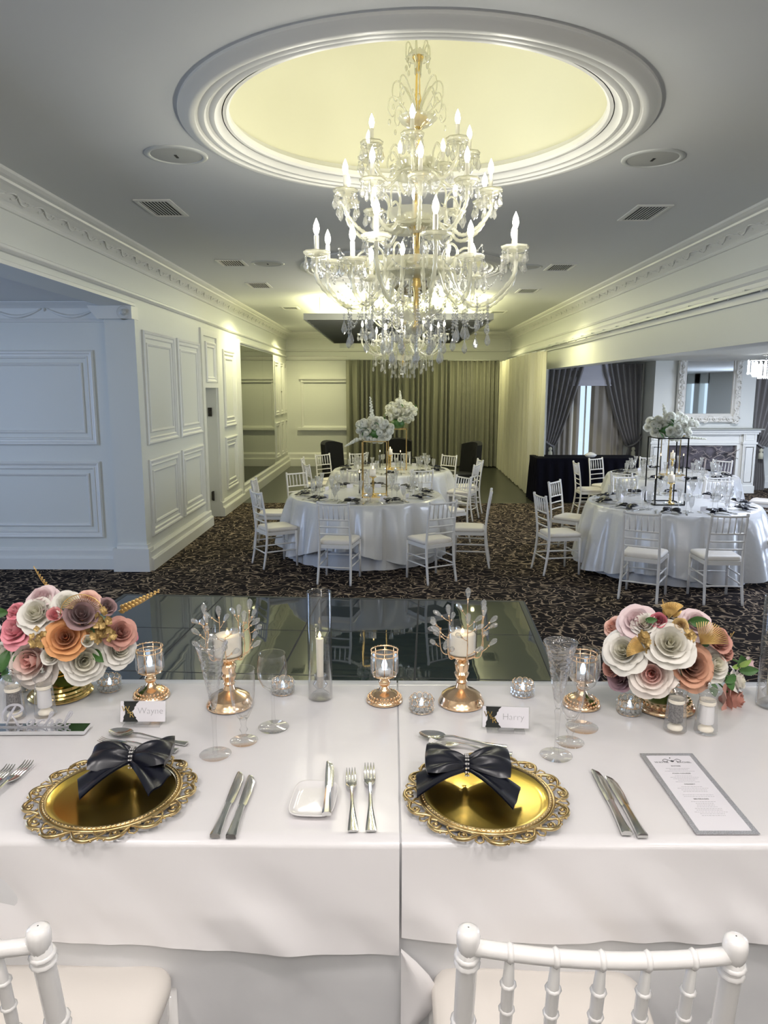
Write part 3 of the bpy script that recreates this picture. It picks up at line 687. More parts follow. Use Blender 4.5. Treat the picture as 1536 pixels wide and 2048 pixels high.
# ================================================================== CHIAVARI CHAIRS
def chair(label, loc, rz, knots=True):
    t = thing('chiavari_chair', label, 'chair', loc, rz, None); M_ = 'chair_paint'
    m = MB()                                             # seat frame: rounded tapered slab
    def slab(m, w0, w1, y0, y1, z0, z1, r=.05, n=5, puff=0):
        cs = [(-w0, y0), (w0, y0), (w1, y1), (-w1, y1)]; out = []
        for i in range(4):
            p, a, b = Vector(cs[i]), Vector(cs[i - 1]), Vector(cs[(i + 1) % 4]); d1 = (a - p).normalized() * r; d2 = (b - p).normalized() * r
            for k in range(n + 1):
                u = k / n; out.append(p + d1 * (1 - u) ** 2 + d2 * u ** 2)
        if not puff:
            m.prism([(x, y, z0) for x, y in out], [(x, y, z1) for x, y in out]); return
        cx, cy = 0, (y0 + y1) / 2; rows = []
        for sc, z in ((.97, z0), (1.0, z0 + .012), (1.0, z1 - .018), (.965, z1 - .004), (.85, z1 + .004), (.5, z1 + .010), (.01, z1 + .012)):
            rows.append([m.v(((x - cx) * sc + cx, (y - cy) * sc + cy, z)) for x, y in out])
        N = len(out)
        for a, b in zip(rows, rows[1:]):
            for k in range(N): m.f(a[k], a[(k + 1) % N], b[(k + 1) % N], b[k])
        m.f(*rows[0][::-1])
    slab(m, .185, .20, -.185, .205, .395, .435); m.build('seat_frame', M_, t, False)
    m = MB(); slab(m, .190, .205, -.165, .215, .437, .478, .06, 6, 1); m.build('cushion', 'cushion_vinyl', t, True, 60)
    def knot(m, p, d, r):
        if knots:
            d = Vector(d).normalized(); p = Vector(p)
            for q in (-.006, .006) if r > .012 else (0,):
                m.tube([p + d * (q - .004), p + d * q, p + d * (q + .004)], [r * 1.02, r * 1.26, r * 1.02], 12)
    for sx in (-1, 1):
        m = MB(); P = [(sx * .195, .19, 0), (sx * .19, .185, .43)]; m.tube(P, [.0135, .018], 12); knot(m, (sx * .192, .187, .3), (0, 0, 1), .017); m.build('leg', M_, t)
        P = spline([(sx * .185, -.235, 0), (sx * .178, -.195, .22), (sx * .175, -.18, .42), (sx * .172, -.20, .66), (sx * .168, -.235, .893)], 5)
        m = MB(); m.tube(P, lambda u: .0115 + .0025 * sin(pi * min(1, u * 1.4 + .1)) + .0025 * u, 14)
        knot(m, (sx * .1705, -.212, .755), (0, -.14, 1), .0142); knot(m, (sx * .1685, -.231, .870), (0, -.15, 1), .0142); knot(m, (sx * .1735, -.186, .53), (0, 0, 1), .0145); knot(m, (sx * .18, -.205, .16), (0, 0, 1), .015)
        m.lathe([(.010, .882), (.0125, .888), (.0150, .896), (.0155, .908), (.0140, .9165), (.008, .920), (.001, .9205)], 18, (sx * .168, -.2365, 0)); m.build('leg', M_, t)
    def rail(name, z, y, r, bow, knots_at=()):
        hw = .168 if z > .8 else .172
        P = [(-hw + 2 * hw * i / 12, y - bow * (1 - (i / 6 - 1) ** 2), z - (.006 if name == 'top_rail' else 0) * (1 - (i / 6 - 1) ** 2)) for i in range(13)]
        m = MB(); m.tube(P, r, 12)
        for xk in knots_at:
            u = (xk + .173) / .346; s = (1 - (u * 2 - 1) ** 2); knot(m, (xk, y - bow * s, z - .006 * s), (1, 0, 0), r)
        m.build(name, M_, t)
    xs = [-.115, -.0575, 0, .0575, .115]
    rail('top_rail', .893, -.236, .0108, .010, xs)
    rail('back_rail', .715, -.208, .010, .010); rail('back_rail', .635, -.197, .009, .010); rail('back_rail', .555, -.188, .009, .010)
    for x in xs:
        s = 1 - (x / .173) ** 2; a = Vector((x, -.236 - .010 * s, .893 - .006 * s)); b = Vector((x, -.208 - .010 * s, .715)); m = MB()
        m.tube([a, a.lerp(b, .35), a.lerp(b, .65), b], [.0055, .0085, .0085, .006], 10)
        if knots:
            for u in (.3, .55, .8): p = a.lerp(b, u); d = (b - a).normalized(); m.tube([p - d * .003, p, p + d * .003], [.008, .0112, .008], 10)
        m.build('spindle', M_, t)
    for sx in (-1, 1):
        for z in (.20, .285):
            m = MB(); m.tube([(sx * .181, -.2, z), (sx * .193, .187, z)], .0085, 8); m.build('stretcher', M_, t)
    m = MB(); m.tube([(-.193, .187, .245), (.193, .187, .245)], .0085, 8); m.build('stretcher', M_, t)
    m = MB(); m.tube([(-.181, -.205, .19), (.181, -.205, .19)], .0085, 8); m.build('stretcher', M_, t)
    return t
near = chair('glossy white bamboo-style chair at the right, tucked under the head table', (.276, 1.065, .5), radians(-2), True)
near['group'] = 'white bamboo-style chairs at the head table'
dup(near, (-.625, 1.065, .5), radians(1), 'white bamboo-style chair cut off at the left edge, at the head table')
far0 = None
def put_chair(mx, my, tx, ty, label, group, ang=None, back=.236):
    """mx,my: middle of the top rail; the chair faces the table at tx,ty"""
    global far0
    r = hypot(tx - mx, ty - my)
    if r < 1.48: mx, my = tx + (mx - tx) * 1.48 / r, ty + (my - ty) * 1.48 / r
    a = atan2(ty - my, tx - mx) if ang is None else radians(ang)
    x, y = mx + cos(a) * back, my + sin(a) * back
    if far0 is None:
        far0 = chair(label, (x, y, 0), a - pi / 2, False); far0['group'] = group; return far0
    return dup(far0, (x, y, 0), a - pi / 2, label, group)
TABLES = {1: (-.33, 9.30), 2: (0.0, 12.25), 3: (3.33, 8.60), 4: (4.42, 11.50)}
TN = {1: 'the near middle table', 2: 'the far middle table', 3: 'the near right table', 4: 'the far right table'}
CH_ = [
 (1, -.62, 7.67, 'white chair seen from behind, front left of ', None), (1, .56, 7.75, 'white chair turned slightly left at the front right of ', None),
 (1, 1.19, 8.62, 'white chair seen from the side, facing left, at the right of ', 172), (1, -1.60, 8.52, 'white chair facing right, nearest of the two at the left of ', None),
 (1, -1.84, 9.68, 'white chair facing right, hidden behind another at the left of ', 0), (1, -1.38, 10.52, 'white chair at the back left of ', None),
 (1, 1.0, 10.05, 'white chair at the back right of ', None),
 (2, -1.56, 12.75, 'white chair seen edge-on, leftmost at ', 0), (2, -1.19, 11.76, 'white chair at the front left of ', None), (2, -1.28, 13.52, 'white chair at the back left of ', None),
 (2, -.63, 13.75, 'white chair at the back, between dark armchairs, at ', None), (2, .18, 13.80, 'white chair before the dark middle armchair at the back of ', None), (2, 1.06, 13.34, 'white chair at the back right of ', None),
 (2, 1.25, 11.75, 'white chair at the front right of ', None), (2, 1.52, 12.47, 'white chair, rightmost at ', None), (2, .45, 10.88, 'white chair against the cloth, front and right of centre, at ', None), (2, -.50, 10.88, 'white chair against the cloth, front and left of centre, at ', None),
 (3, 1.70, 8.28, 'white chair facing right, nearest of the two at the left of ', None), (3, 2.14, 9.53, 'white chair at the back left of ', None),
 (3, 2.46, 7.08, 'white chair seen from behind, front left of ', None), (3, 3.26, 6.95, 'white chair seen from behind, front centre of ', None),
 (3, 3.24, 9.96, 'white chair against the far cloth at the back of ', None), (3, 4.29, 9.6, 'white chair at the back right of ', None),
 (3, 4.55, 7.75, 'white chair half cut off by the right edge at ', None), (3, 4.85, 8.9, 'white chair turned left at the far right of ', None),
 (4, 3.05, 12.05, 'white chair seen edge-on at the left of ', 0), (4, 3.57, 12.77, 'white chair before the black bar, back left of ', None),
 (4, 3.36, 10.55, 'white chair at the front left of ', None), (4, 4.57, 12.87, 'white chair at the back of ', None), (4, 5.53, 12.33, 'white chair before the fireplace at the back right of ', None),
 (4, 4.48, 10.02, 'white chair at the front centre of ', None), (4, 5.75, 10.6, 'white chair at the right end of ', None),
]
for (k, x, y, lab, ang) in CH_:
    put_chair(x, y, *TABLES[k], lab + TN[k], 'white chairs around ' + TN[k].replace('the ', ''), ang)

# ================================================================== ROUND TABLES
def table_cloth(rt, rf, z1, seed, nf, amp, ztop=.765, flat=True, hem=None):
    m = MB(); N = 180; rings = []
    rnd = random.Random(seed); ph = [rnd.uniform(0, 6.28) for _ in range(4)]
    def R(a, u):
        fold = abs(sin(nf * .5 * a * 1.0 + ph[0] + 1.1 * sin(2 * a + ph[1]))) ** .7 * 1.3 - 1.0 + .3 * abs(sin(nf * a + ph[2] + sin(3 * a))) + .25 * sin(4 * a + ph[3])
        return rt + (rf - rt) * (u ** .75) + amp * fold * u ** .6
    zs = [ztop]
    m_ = MB()
    rows = []
    for r in (0.001, .3, .6, .85, .97): rows.append([m.v((rt * r * cos(2 * pi * k / N), rt * r * sin(2 * pi * k / N), ztop)) for k in range(N)])
    for i in range(15):
        u = i / 14; row = []
        for k in range(N):
            a = 2 * pi * k / N; zb = z1 + (hem(a) if hem else 0); z = ztop - .006 - (ztop - zb) * u; rr = R(a, u) + (0.0 if i else -.004)
            row.append(m.v((rr * cos(a), rr * sin(a), z if i else ztop - .003)))
        rows.append(row)
    for a, b in zip(rows, rows[1:]):
        for k in range(N): m.f(a[k], a[(k + 1) % N], b[(k + 1) % N], b[k])
    return m
def round_table(k):
    cx, cy = TABLES[k]; rt = .97
    t = thing('round_table', 'round banquet table hidden under the white cloths of ' + TN[k], 'table', (cx, cy, 0), 0, 'round banquet tables')
    m = MB(); m.lathe([(.001, .73), (.95, .73), (.95, .755), (.001, .755)], 48); m.build('tabletop', 'table_wood', t, False)
    for a in range(4):
        m = MB(); c, s = cos(a * pi / 2 + .78) * .6, sin(a * pi / 2 + .78) * .6; m.tube([(c, s, 0), (c, s, .73)], .018, 8); m.build('leg', 'black_metal', t)
    o = table_cloth(rt - .02, rt + .045, .015, k, 24, .03, .761).build('tablecloth', 'linen'); o.location = (cx, cy, 0)
    tag(o, 'white floor-length linen cloth under the satin on ' + TN[k], 'tablecloth', 'floor-length white cloths')
    hem = {1: lambda a: .13 + .09 * cos(4 * a + 1.1), 2: lambda a: .10 + .1 * cos(4 * a), 3: lambda a: .05 + .05 * cos(4 * a + 2), 4: lambda a: .1 + .08 * cos(4 * a + .5)}[k]
    o = table_cloth(rt + .002, rt + .14, .05, k + 10, 15, .13, .768, hem=hem).build('satin_overlay', 'satin'); o.location = (cx, cy, 0)
    tag(o, 'white satin overlay cloth draped in folds over ' + TN[k], 'tablecloth', 'white satin overlays')
for k in TABLES: round_table(k)

# ================================================================== CURTAINS, BAR, ARMCHAIRS, FIREPLACE
def pleats(name, label, p0, p1, z0, z1, per, amp, mat, cat='curtain', group=None, seed=1):
    p0, p1 = Vector((*p0, 0)), Vector((*p1, 0)); L = (p1 - p0).length; d = (p1 - p0) / L; n = Vector((-d.y, d.x, 0)); rnd = random.Random(seed); ph = rnd.uniform(0, 6)
    t = thing(name, label, cat, (p0.x, p0.y, z0), 0, group); N = int(L / per * 14)
    def fn(u, v):
        s = u * L; w = s + .25 * per * sin(s / per * 1.3 + ph); a = sin(w / per * 2 * pi)
        k = amp * (.75 + .35 * v) * (a * abs(a) ** .3) + .3 * amp * sin(w * 2.1 / per + ph) * (1 - v * .6)
        q = d * s + n * k; return (q.x, q.y, (1 - v) * (z1 - z0))
    m = MB(); m.grid(N, 12, fn); m.build('cloth', mat, t)
    m = MB(); m.grid(N, 2, lambda u, v: tuple(Vector(fn(u, 0)) * 1.0 + n * .004 + Vector((0, 0, -.0 - .07 * v)))); m.build('heading', mat, t)
    m = MB(); a = Vector((0, 0, z1 - z0 + .01)); m.tube([a, a + d * L], .014, 6); m.build('rod', 'dim_plastic', t)
    return t
pleats('curtain', 'sage grey pleated curtain across the middle of the far wall', (-1.22, 19.85), (1.5, 19.85), .03, 2.86, .15, .085, 'curtain_sage', seed=3)
pleats('curtain', 'lighter sage pleated curtain at the right end of the far wall', (1.5, 19.85), (2.85, 19.75), .03, 2.84, .14, .08, 'curtain_sage', seed=4)
pleats('curtain', 'long ivory pleated curtain along the right side of the far half of the hall', (2.92, 19.6), (2.80, 14.5), .03, 2.80, .20, .10, 'curtain_ivory', seed=5)
pleats('curtain', 'gathered ivory end of the curtain nearest the right-hand opening', (2.84, 14.5), (2.86, 13.95), .03, 2.80, .10, .06, 'curtain_ivory', seed=6)
def drape(name, label, xa, xb, y, side, ztie=.98, ztop=2.62, tie=.22, seed=0):
    """tied-back curtain: side=-1 gathered to its left edge, +1 to its right edge"""
    t = thing(name, label, 'curtain', ((xa + xb) / 2, y, 0), 0, 'tied-back grey curtains'); W_ = xb - xa; c = (xa + xb) / 2
    def fn(u, v):
        z = ztop * (1 - v) + .02 * v; e = (z - ztie) / (ztop - ztie)
        if e > 0: w = tie + (W_ - tie) * e ** .75; sag = 0
        else: w = tie + .12 * min(1, -e * 2.2)
        edge = W_ / 2 * side; x = edge - side * w * (1 - u if side > 0 else 1 - u)
        x = edge - side * w * u
        zz = z - (.16 * u * (1 - abs(e)) if e > 0 else 0)
        return (x, .045 * sin(u * 2 * pi * 7 + seed) * (.5 + .5 * min(1, abs(e) * 2)) - .03 * (1 - min(1, abs(e) * 3)), zz)
    m = MB(); m.grid(90, 26, fn); m.build('cloth', 'curtain_grey', t)
    edge = W_ / 2 * side; m = MB(); m.tube(spline([(edge + side * .05, .08, ztie + .16), (edge, -.03, ztie + .08), (edge - side * tie * .6, -.10, ztie - .03), (edge - side * tie * 1.1, -.03, ztie - .08), (edge - side * tie, .05, ztie - .04)], 4), .02, 8); m.build('tieback', 'curtain_grey', t)
    m = MB(); x = edge - side * tie * .7
    m.lathe([(.001, 0), (.035, -.02), (.04, -.06), (.02, -.08), (.045, -.11), (.05, -.22), (.001, -.22)], 12, (x, -.11, ztie - .08)); m.build('tassel', 'curtain_ivory', t)
    return t
drape('tied_curtain', 'grey curtain tied back to the left of the white window blind', 3.20, 4.05, 15.56, -1, seed=1)
drape('tied_curtain', 'grey curtain tied back to the right of the white window blind', 4.36, 5.26, 15.58, 1, seed=2)
drape('tied_curtain', 'grey curtain tied back at the right edge, past the white mantelpiece', 7.45, 8.6, 15.2, -1, seed=3)
for i, (a, b, lab) in enumerate(((3.55, 3.99, 'taupe inner curtain left of the narrow strip of window'), (4.22, 4.95, 'taupe inner curtain right of the narrow strip of window'))):
    pleats('inner_curtain', lab, (a, 15.66), (b, 15.66), .02, 2.25, .15, .03, 'sheer_taupe', group='taupe inner curtains', seed=i)
m = MB(); m.grid(14, 6, lambda u, v: (3.75 + .85 * u, 15.60 - .01 * sin(v * 9), 2.66 - .47 * v)); m.bb(3.74, 4.61, 15.585, 15.605, 2.165, 2.19)
tag(m.build('window_blind', 'blind_fabric', None, False), 'white roman blind between the two tied-back grey curtains', 'blind')
# bar draped in black
t = thing('draped_bar_table', 'long buffet table under a black floor-length cloth in front of the grey curtains', 'table', (3.6, 13.9, 0))
m = MB(); m.bb(-.86, 1.0, -.3, .35, .78, .81); m.build('tabletop', 'table_wood', t, False)
for x, y in ((-.8, -.25), (-.8, .3), (.95, -.25), (.95, .3)):
    m = MB(); m.tube([(x, y, 0), (x, y, .78)], .018, 6); m.build('leg', 'black_metal', t)
m = MB(); x0, x1, y0, y1 = -.9, 1.04, -.34, .38; per = 2 * (x1 - x0 + y1 - y0)
def barfn(u, v):
    s = u * per; a, b = x1 - x0, y1 - y0; z = .82 * (1 - v) + .01
    if s < a: p, n_ = (x0 + s, y0), (0, -1)
    elif s < a + b: p, n_ = (x1, y0 + s - a), (1, 0)
    elif s < 2 * a + b: p, n_ = (x1 - (s - a - b), y1), (0, 1)
    else: p, n_ = (x0, y1 - (s - 2 * a - b)), (-1, 0)
    k = (.018 * sin(s * 34) + .05 * max(0, v - .2)) * min(1, v * 4); return (p[0] + n_[0] * k, p[1] + n_[1] * k, z)
m.grid(260, 8, barfn, True); m.bb(x0, x1, y0, y1, .812, .832); m.build('tablecloth', 'black_cloth', t, False)
m = MB(); m.lathe([(.001, .0), (.07, .0), (.12, .045), (.10, .06), (.06, .085), (.001, .10)], 16); o = m.build('folded_cloth', 'satin', None); o.location = (3.72, 13.66, .84); o.scale = (1, .6, 1); tag(o, 'small pale folded cloth on the front edge of the black bar table', 'cloth')
# tub armchairs behind the far middle table
def armchair(loc, rz, label):
    t = thing('armchair', label, 'armchair', loc, rz, 'dark velvet armchairs')
    m = MB(); m.grid(14, 8, lambda u, v: ((u - .5) * .56, -.26 - .05 * v + .12 * (2 * u - 1) ** 2 - .02, .42 + .64 * v - .05 * (2 * u - 1) ** 2 * v))
    m.grid(14, 8, lambda u, v: ((u - .5) * .60, -.36 - .05 * v + .12 * (2 * u - 1) ** 2 - .02, .30 + .78 * v - .06 * (2 * u - 1) ** 2 * v), flip=True)
    m.grid(14, 2, lambda u, v: ((u - .5) * (.56 + .04 * v), -.31 - .10 * v + .12 * (2 * u - 1) ** 2 - .02, 1.06 - .055 * (2 * u - 1) ** 2 + .02 * v)); 
    for sx in (-1, 1): m.grid(2, 8, lambda u, v: (sx * (.28 + .02 * u), -.16 - .10 * u - .05 * v, .42 - .12 * u + (.59 + .13 * u) * v))
    for i in range(3):
        for j in range(3): m.ball(((i - 1) * .15, -.27 - .05 * (j / 2), .6 + j * .15), .013, 6, 4)
    m.build('backrest', 'velvet', t)
    m = MB(); m.bb(-.29, .29, -.28, .28, .28, .46); m.build('seat', 'velvet', t, False)
    for sx in (-1, 1):
        for sy in (-1, 1): m = MB(); m.tube([(sx * .25, sy * .24, .29), (sx * .26, sy * .27, 0)], [.02, .013], 6); m.build('leg', 'black_metal', t)
armchair((-.98, 14.55, 0), radians(-125), 'dark velvet armchair at the left behind the far middle table')
armchair((.14, 15.2, 0), radians(180), 'dark velvet armchair in the middle, straight behind the centre flowers')
armchair((1.36, 14.4, 0), radians(118), 'dark velvet armchair at the right, turned away before the ivory curtain')
m = MB(); m.lathe([(.001, 0), (.2, 0), (.2, .02), (.03, .03), (.03, .7), (.22, .71), (.22, .73), (.001, .73)], 20); o = m.build('side_table', 'black_metal', None); o.location = (.62, 14.9, 0); tag(o, 'small round black side table beside the middle armchair', 'table')

# fireplace
BX0, BX1, BY = 5.32, 7.36, 15.02
m = MB(); m.bb(BX0, BX1, BY + .02, WY, 0, 2.66); struct('wall_back', m, 'wall_paint')
t = thing('fireplace', 'white fireplace surround with a dark shelf and dark stone opening in the right-hand room', 'fireplace', (6.32, BY, 0)); w = 1.06
for sx in (-1, 1):
    m = MB(); a, b = sorted((sx * w, sx * (w - .26))); m.bb(a, b, -.16, 0, 0, 1.0); m.bb(a - .02, b + .02, -.18, 0, 0, .15); m.bb(a - .02, b + .02, -.18, 0, 1.0, 1.04); m.bb(a, b, -.16, 0, 1.04, 1.24)
    m.frame((a + .03, -.16, .2), (1, 0, 0), Vv, (0, -1, 0), b - a - .06, .76, [(0, 0), (0, .012), (.015, .012), (.02, -.0), (.03, 0)]); m.frame((a + .03, -.16, 1.07), (1, 0, 0), Vv, (0, -1, 0), b - a - .06, .14, [(0, 0), (0, .012), (.012, .012), (.02, 0)]); m.build('pilaster', 'trim_paint', t, False)
m = MB(); m.bb(-w + .26, w - .26, -.10, 0, .97, 1.24); m.frame((-w + .3, -.10, 1.01), (1, 0, 0), Vv, (0, -1, 0), 2 * w - .6, .19, [(0, 0), (0, .014), (.02, .014), (.03, 0)])
m.bb(-w + .26, -w + .36, -.10, 0, 0, .97); m.bb(w - .36, w - .26, -.10, 0, 0, .97); m.build('surround', 'trim_paint', t, False)
m = MB(); m.bb(-w - .04, w + .04, -.22, .02, 1.24, 1.29); m.bb(-w - .02, w + .02, -.19, .02, 1.20, 1.24); m.build('cornice', 'trim_paint', t, False)
m = MB(); m.bb(-w - .09, w + .09, -.27, .02, 1.29, 1.315); m.build('mantel_shelf', 'louvre_metal', t, False)
m = MB(); m.bb(-w + .36, w - .36, -.03, .0, 0, .97); m.bb(-w + .5, w - .5, -.05, -.03, .0, .6); m.build('stone_panel', 'stone_dark', t, False)
rnd = random.Random(4)
o = MB()
for k in range(16):
    x = 6.1 + rnd.uniform(0, .8); z = rnd.uniform(.60, .92); P = [(x, 14.92, z)]
    for j in range(5): P.append((P[-1][0] + rnd.uniform(-.14, .14), 14.92 + rnd.uniform(-.02, .02), min(.95, max(.55, P[-1][2] + rnd.uniform(-.06, .08)))))
    o.tube(spline(P, 3), lambda u: .007 * (1 - .6 * u), 5)
m = o; m.tube([(6.35, 14.9, 0.0), (6.4, 14.91, .7)], .02, 6); tag(m.build('bare_branches', 'twig', None), 'tangle of pale bare branches in the dark fireplace opening', 'branches')
# ornate mirror
t = thing('ornate_mirror', 'large mirror in an ornate white frame above the mantelpiece', 'mirror', (6.40, BY - .02, 1.43)); fw, fh = 1.28, 1.40
m = MB(); m.bb(-fw / 2 + .1, fw / 2 - .1, -.012, 0, .1, fh - .1); m.build('mirror_pane', 'clear_mirror', t, False)
m = MB(); m.frame((-fw / 2, 0, 0), (1, 0, 0), Vv, (0, -1, 0), fw, fh, [(0, 0), (0, .04), (.02, .06), (.05, .05), (.09, .07), (.12, .06), (.15, .03), (.165, .035), (.18, .014)]); m.build('frame', 'plaster_ornate', t, False)
rnd = random.Random(8); m = MB()
def orn(x, z, s, a0):
    P = [(x + s * (1 - i / 12) * cos(a0 + i * .55), -.07, z + s * (1 - i / 12) * sin(a0 + i * .55)) for i in range(11)]; m.tube(P, lambda u: .014 * (1 - .5 * u), 6); m.ball((x, -.07, z), .018, 6, 5)
for k in range(13):
    z = .08 + k * (fh - .16) / 12
    for sx in (-1, 1): orn(sx * (fw / 2 - .07), z, .055 + .02 * (k % 3 == 0), k * 1.7)
for k in range(12):
    x = -fw / 2 + .12 + k * (fw - .24) / 11
    for z in (.07, fh - .06): orn(x, z, .05 + .03 * (k in (0, 5, 6, 11)), k * 2.1)
for sx in (-1, 1):
    for z in (.08, fh - .08):
        for j in range(5): orn(sx * (fw / 2 - .08 - .03 * cos(j)), z + .05 * sin(j * 1.3), .06, j)
m.build('scroll_ornament', 'plaster_ornate', t)
# dark painting partly seen at far right
m = MB(); m.bb(-.7, .7, -.03, 0, 0, .62); o = m.build('fire_screen', 'stone_dark', None, False); o.location = (8.9, WY - .02, .62); tag(o, 'dark rectangular panel at the right edge behind the tied-back curtain', 'panel')

# ================================================================== FLOWERS
def rose_mesh(name, seed, layers=5, tips=1.0):
    rnd = random.Random(seed); m = MB()
    spec = [(3, .13, 1.06, 2.0, 0.0), (3, .26, 1.08, 1.5, .04), (4, .41, 1.04, 1.05, .10), (5, .58, .96, .86, .24), (5, .76, .80, .84, .50), (6, .92, .52, .74, .85)][:layers + 1]
    for li, (n, R, H, w, curl) in enumerate(spec):
        a0 = rnd.uniform(0, 6)
        for k in range(n):
            a = a0 + 2 * pi * k / n + rnd.uniform(-.12, .12); w_ = w * rnd.uniform(.92, 1.1); c_ = curl * rnd.uniform(.7, 1.3); h_ = H * rnd.uniform(.92, 1.06); dr = rnd.uniform(-.05, .05); tw = rnd.uniform(-.05, .05)
            def fn(u, v):
                u = 2 * u - 1; vv = v * (1 - .24 * abs(u) ** 1.7 * tips); wid = w_ * min(1, .35 + 1.1 * v ** .8)
                ang = a + u * wid; rad = (R + dr) * (.22 + .78 * sin(min(1, vv * 1.1) * pi / 2)); e = max(0, vv - .62) / .38
                rad += c_ * .42 * e * e * (1.0 + .5 * u * u) + R * .07 * (u ** 2) * vv + tw * u * .6; z = h_ * vv - c_ * .42 * e * e * (1 - .7 * abs(u)) + (.06 * sin(u * 5 + k) * e)
                return (rad * cos(ang), rad * sin(ang), z - .42)
            m.grid(8, 8, fn)
    m.lathe([(.001, -.62), (.12, -.58), (.2, -.45), (.34, -.3), (.22, -.28)], 8)
    me = bpy.data.meshes.new(name); me.from_pydata(m.V, [], m.F); me.materials.append(MAT['white_petal']); me.polygons.foreach_set('use_smooth', [True] * len(me.polygons)); me.update()
    return me
ROSES = [rose_mesh('open_rose', 1), rose_mesh('open_rose', 5), rose_mesh('half_rose', 3, 4), rose_mesh('rose_bud', 9, 3, .4)]
def ball_bloom_mesh(seed):
    """full, rounded bloom of overlapping petals"""
    rnd = random.Random(seed); m = MB()
    for (n, R_, t1, w) in ((3, .80, .15, 1.3), (4, .88, .45, 1.0), (5, .96, .85, .85), (6, 1.05, 1.30, .75)):
        a0 = rnd.uniform(0, 6)
        for k in range(n):
            a = a0 + 2 * pi * k / n; r_ = R_ * rnd.uniform(.96, 1.04)
            def fn(u, v):
                u = 2 * u - 1; th = 2.7 + (t1 - 2.7) * v * (1 - .10 * u * u); q = r_ * (1 + .10 * max(0, v - .8) / .2 + .05 * u * u)
                an = a + u * w * min(1, .4 + v); return (q * sin(th) * cos(an), q * sin(th) * sin(an), q * cos(th) * .85)
            m.grid(6, 7, fn)
    me = bpy.data.meshes.new('round_bloom'); me.from_pydata(m.V, [], m.F); me.materials.append(MAT['white_petal']); me.polygons.foreach_set('use_smooth', [True] * len(me.polygons)); return me
BALLS = [ball_bloom_mesh(2), ball_bloom_mesh(6)]
def bloom(parent, name, me, p, d, s, mat, spin=0.0):
    o = bpy.data.objects.new(name, me); C.objects.link(o); o.parent = parent; o.location = p; o.scale = (s,) * 3
    o.rotation_euler = (Vector(d).to_track_quat('Z', 'Y') @ Matrix.Rotation(spin, 3, 'Z').to_quaternion()).to_euler()
    o.material_slots[0].link = 'OBJECT'; o.material_slots[0].material = MAT[mat]; return o
def leafm(m, p, d, L, w, up=(0, 0, 1)):
    p, d = Vector(p), Vector(d).normalized(); s = d.cross(Vector(up)); s = s.normalized() if s.length > .01 else d.orthogonal(); n = s.cross(d)
    m.grid(7, 5, lambda u, v: tuple(p + d * L * u + s * w * (2 * v - 1) * sin(pi * min(1, u * .94 + .04)) ** .8 + n * (.12 * L * sin(pi * u) + abs(2 * v - 1) * w * .3)))
for nm, a, b in (('rose_pink', (.88, .42, .46), (.90, .36, .42)), ('rose_white', (.86, .83, .66), (.90, .87, .80)), ('rose_palepink', (.82, .58, .60), (.86, .70, .70)), ('rose_bud_pink', (.86, .30, .34), (.88, .42, .42)),
                 ('rose_mauve', (.30, .18, .17), (.38, .25, .25)), ('rose_tan', (.52, .18, .05), (.80, .40, .17)), ('rose_blush', (.90, .46, .40), (.92, .84, .77)), ('rose_peach', (.80, .40, .30), (.88, .58, .48)),
                 ('rose_magenta', (.50, .07, .12), (.62, .18, .22)), ('rose_dusty', (.52, .22, .17), (.68, .36, .29)), ('rose_brown', (.30, .12, .07), (.66, .36, .24)), ('rose_gold_bloom', (.50, .30, .10), (.70, .50, .22)), ('rose_plum', (.26, .12, .14), (.46, .30, .34))):
    two_tone(nm, a, b, .08, .62)
def floret_mesh():
    m = MB()
    for k in range(4):
        a = k * pi / 2; m.grid(5, 5, lambda u, v: ((.12 + .95 * v) * cos(a) - (2 * u - 1) * .52 * sin(pi * min(1, v * .85 + .1)) * sin(a), (.12 + .95 * v) * sin(a) + (2 * u - 1) * .52 * sin(pi * min(1, v * .85 + .1)) * cos(a), .35 * v * v + .1 * (2 * u - 1) ** 2))
    m.ball((0, 0, .08), .14, 6, 4)
    me = bpy.data.meshes.new('floret'); me.from_pydata(m.V, [], m.F); me.materials.append(MAT['gold_floret']); me.polygons.foreach_set('use_smooth', [True] * len(me.polygons)); return me
FLORET = floret_mesh()
def bouquet(loc, label, rmax_px, centre_px, spec, scale, stand):
    """spec: (px, py, radius px, mesh index, material, outward tilt x, z); the blooms sit on a dome round the centre"""
    t = thing('flower_centrepiece', label, 'flower arrangement', loc); Y = loc[1]; cx, cy = centre_px; c0 = aty(cx, cy, Y) - Vector(loc)
    for (px, py, r, mi, mat) in spec:
        q = ((px - cx) / rmax_px[0]) ** 2 + ((py - cy) / rmax_px[1]) ** 2; dep = .155 * sqrt(max(0, 1 - q)) if q < 1 else -.02
        p = aty(px, py, Y - dep) - Vector(loc); d = (p - c0); d.z += .02; d.normalize(); d = (d + Vector((0, -.60, .42 + .25 * (d.z < -.3)))).normalized()
        s = r * scale / 1000 * .92; p = p - d * s * .25
        bloom(t, 'rose', ROSES[mi], p, d, s, mat, px * .7)
    stand(t); return t, c0
def gold_stand_left(t):
    m = MB(); m.lathe([(.001, 0), (.085, 0), (.087, .004), (.082, .009), (.079, .010), (.076, .015), (.071, .016), (.068, .022), (.060, .024), (.056, .031), (.046, .034), (.035, .044), (.022, .056), (.024, .060), (.017, .066), (.022, .072), (.018, .078), (.026, .084), (.022, .09), (.032, .098), (.045, .112), (.062, .13), (.001, .135)], 48); m.build('stand', 'gold', t, True, 22)
